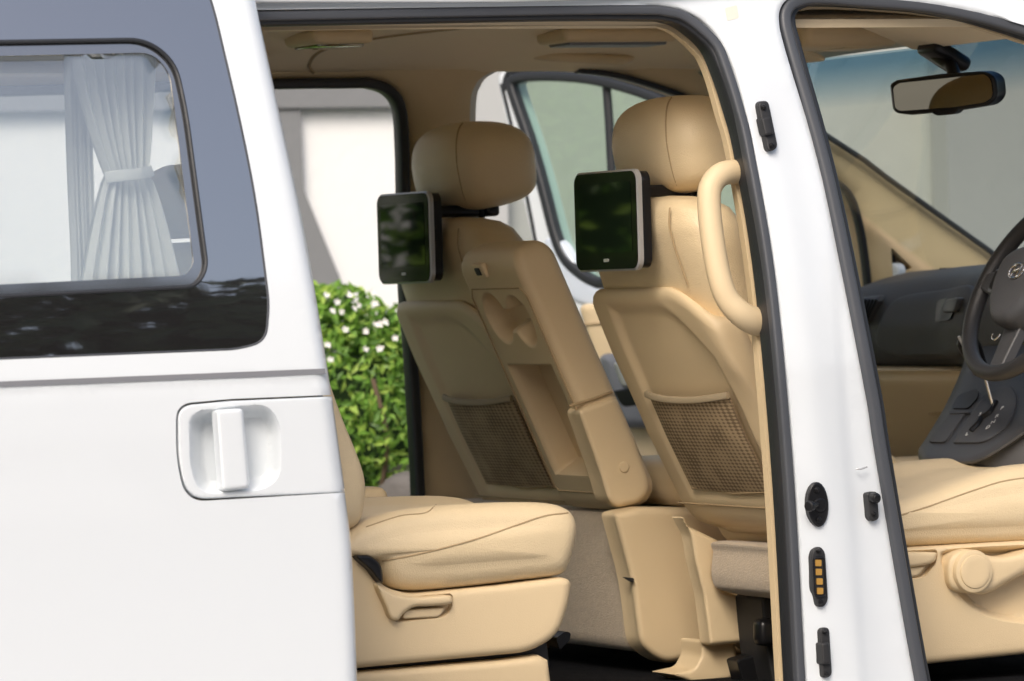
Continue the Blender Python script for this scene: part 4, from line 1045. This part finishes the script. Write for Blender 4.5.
def leaves(n, fn, size, seed):
    rnd = random.Random(seed); vs = []; fs = []
    for _ in range(n):
        p, nrm = fn(rnd); d = (V((rnd.gauss(0, 1), rnd.gauss(0, 1), rnd.gauss(0, 1)))*.55+nrm).normalized()
        t = d.orthogonal().normalized(); t.rotate(Matrix.Rotation(rnd.uniform(0, 6.28), 3, d)); s = d.cross(t); L = size*rnd.uniform(.6, 1.25); w = L*.42
        k = len(vs); vs += [p-t*L*.5, p+s*w*.5+d*L*.08, p+t*L*.5-d*L*.1, p-s*w*.5+d*L*.08]; fs += [[k, k+1, k+2], [k, k+2, k+3]]
    return vs, fs
def bushfn(cx_, cy_, z0, z1, rx, ry):
    lump = [(random.uniform(0, 6.28), random.uniform(2, 6)) for _ in range(5)]
    def fn(r):
        a = r.uniform(0, 2*pi); h = r.random()
        if r.random() < .33: rr = sqrt(r.random()); h = 1; 
        else: rr = 1
        k = 1+.10*sum(sin(q*a+p+h*6) for p, q in lump)/2.2
        taper = (1-.28*h**3)*(.80+.2*min(1, h*3))
        dn_ = r.random()**2*.22
        x = cx_+rx*cos(a)*rr*k*taper*(1-dn_); y = cy_+ry*sin(a)*rr*k*taper*(1-dn_)
        zz = z0+(z1-z0)*h+.045*sin(9*x)+.03*sin(17*x+3)+.02*sin(31*y)
        if h == 1: zz -= dn_*.3
        return V((x, y, zz)), V((cos(a)*rr, sin(a)*rr, .45 if h < 1 else 1))
    return fn
bdat = [(1.22, 3.35, .70, 1.17, .52, .42, 17000, .031), (.25, 3.45, .1, 1.05, .62, .45, 6000, .055), (-.95, 3.5, .1, 2.0, .8, .45, 9000, .06), (-2.3, 3.5, .1, 1.9, .75, .45, 8000, .06), (-3.8, 3.5, .1, 1.25, .8, .5, 5000, .06)]
blabel = ['leafy green bush with small white flowers behind the far door opening', 'low green bush directly left of the flowering one', 'green bush behind the sliding door, second to the left of the flowering one', 'green bush behind the rear of the van', 'leftmost green bush in the bed, beyond the tail of the van']
for i, (a, b_, z0, z1, rx, ry, n, sz) in enumerate(bdat):
    vs, fs = leaves(n, bushfn(a, b_, z0, z1, rx, ry), sz, 100+i)
    root = empty('bush', (a, b_, 0), blabel[i], 'bush', 'bushes along the building')
    mk('foliage', vs, fs, leaf, root, smooth=False)
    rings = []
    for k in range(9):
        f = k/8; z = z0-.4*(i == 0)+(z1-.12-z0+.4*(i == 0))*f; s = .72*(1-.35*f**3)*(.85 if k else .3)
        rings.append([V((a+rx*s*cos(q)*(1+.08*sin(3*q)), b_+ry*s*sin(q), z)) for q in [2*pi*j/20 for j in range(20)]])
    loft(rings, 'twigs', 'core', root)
    if i == 0:
        fl = mat('petal', (.85, .83, .78), .6); ctrm = mat('flower_centre', (.8, .6, .2), .6); rnd = random.Random(5)
        for k in range(16):
            a_ = k*.55; x_ = 1.22+.36*cos(a_)*(.5+.5*((k*7) % 5)/5); y_ = 3.2-.28*abs(sin(a_))
            tube(cr([(x_*.6+.45, 3.3, .1), (x_*.9+.1, 3.15, .5), (x_, y_, .82), (x_+.04*sin(k), y_, 1.0)], n=4), .006, 'stem', mat('bark', (.16, .11, .07), .9), root, n=6, up=(1, 0, 0)) if k < 5 else None
        spots = [(326, 296), (332, 311), (341, 312), (358, 306), (374, 303), (380, 324), (375, 325), (385, 322), (365, 350), (380, 349), (327, 345), (330, 360), (354, 309), (398, 312), (345, 330), (366, 331), (395, 338), (350, 296), (372, 292), (337, 302)]
        for (px_, py_) in spots:
            P_ = PY(2.93+rnd.uniform(-.02, .05))(px_, py_); mb = MB()
            up_ = V((rnd.uniform(-.5, .5), -1, rnd.uniform(.2, .9))).normalized(); t = up_.orthogonal().normalized(); s = up_.cross(t)
            for k in range(5):
                a5 = 2*pi*k/5+rnd.random()*.2; d1 = t*cos(a5)+s*sin(a5); d2 = up_.cross(d1); R_ = .0095*rnd.uniform(.8, 1.2)
                mb.add([P_, P_+d1*R_*.6+d2*R_*.38+up_*.002, P_+d1*R_+up_*.004, P_+d1*R_*.6-d2*R_*.38+up_*.002], [[0, 1, 2, 3]])
            mb.build('flower', fl, root, smooth=False)
# boulders
def boulder(c, s, seed, label):
    bm = bmesh.new(); bmesh.ops.create_icosphere(bm, subdivisions=5, radius=1); r = random.Random(seed)
    from mathutils import noise
    for v in bm.verts:
        n = noise.fractal(v.co*1.6+V((seed, 0, 0)), 1.0, 2.0, 5)
        v.co = v.co*(1+.28*n); v.co = V((v.co.x*s[0], v.co.y*s[1], v.co.z*s[2]))+V(c)
    vs = [v.co.copy() for v in bm.verts]; bm.verts.index_update(); fs = [[v.index for v in f.verts] for f in bm.faces]; bm.free()
    o = mk('boulder', vs, fs, mat('stone', (.17, .155, .14), .9, bump=[('n', 30, 1), ('v', 18, .8)], var=(9, .5)), ang=80)
    tag(o, label, 'rock', 'boulders at the foot of the bushes'); return o
boulder((1.20, 3.05, .38), (.42, .26, .42), 3, 'rough grey boulder under the flowering bush')
boulder((.55, 2.95, .22), (.30, .25, .26), 8, 'lower grey boulder left of the tall one')
box('planting_bed', (-.8, 3.45, .05), (8.5, 1.3, .12), mat('soil', (.06, .045, .03), 1, bump=[('n', 60, 1)]), None, r=.03); bpy.data.objects['planting_bed']['kind'] = 'structure'
# trees on the camera side (seen only as reflections in the paint and glass)
def treemass():
    vs = []; fs = []; r = random.Random(11)
    cen = [(2.3*(i//2)+r.uniform(-.6, .6)-14, -17+r.uniform(-1, 1), (5.6 if i % 2 else 2.2)+r.uniform(-.25, .25), r.uniform(2.0, 2.4)) for i in range(34)]
    def fn(q):
        x, y, z, R_ = cen[int(q.random()*len(cen))]; d = V((q.gauss(0, 1), q.gauss(0, 1), q.gauss(0, 1))).normalized(); k = R_*(1-.25*q.random()**2)
        return V((x+d.x*k*1.1, y+d.y*k*.8, max(.1, z+d.z*k*.9))), d
    v2, f2 = leaves(60000, fn, .40, 12)
    return v2, f2
vs, fs = treemass()
tm = mk('far_trees', vs, fs, mat('dark_leaf', (.035, .06, .02), .7), smooth=False); tag(tm, 'dark leafy trees reflected in the lower window edge', 'trees', kind='stuff')

# ================================================================== LIGHT AND CAMERA
w = bpy.data.worlds.new('World'); scn.world = w; w.use_nodes = True; nt = w.node_tree; bg = nt.nodes['Background']
sk = nt.nodes.new('ShaderNodeTexSky'); sk.sky_type = 'NISHITA'; sk.sun_disc = False
SE, SAZ = radians(42), radians(-142)      # azimuth of the sun measured from +Y toward +X
sk.sun_elevation = SE; sk.sun_rotation = SAZ % (2*pi); sk.dust_density = 5; sk.air_density = 1; sk.ozone_density = .7
nt.links.new(sk.outputs[0], bg.inputs[0]); bg.inputs[1].default_value = .15
sd_ = V((sin(SAZ)*cos(SE), cos(SAZ)*cos(SE), sin(SE)))
L_ = bpy.data.lights.new('sun', 'SUN'); L_.energy = 1.05; L_.angle = radians(24); L_.color = (1, .985, .965)
lo_ = bpy.data.objects.new('sun', L_); col.objects.link(lo_); lo_.rotation_euler = sd_.to_track_quat('Z', 'Y').to_euler(); lo_.location = sd_*20
cam = bpy.data.cameras.new('camera'); cam.sensor_width = 36; cam.lens = F/1024*36; cam.clip_end = 400; cam.clip_start = .1
cam.dof.use_dof = True; cam.dof.focus_distance = 8.45; cam.dof.aperture_fstop = 6.3
co = bpy.data.objects.new('camera', cam); col.objects.link(co)
co.matrix_world = Matrix(((RR.x, UU.x, -fwd.x, CAM.x), (RR.y, UU.y, -fwd.y, CAM.y), (RR.z, UU.z, -fwd.z, CAM.z), (0, 0, 0, 1)))
scn.camera = co
scn.view_settings.view_transform = 'Standard'; scn.view_settings.look = 'None'; scn.view_settings.exposure = .42; scn.view_settings.gamma = 1
scn.render.engine = 'CYCLES'; scn.cycles.max_bounces = 10; scn.cycles.transparent_max_bounces = 12
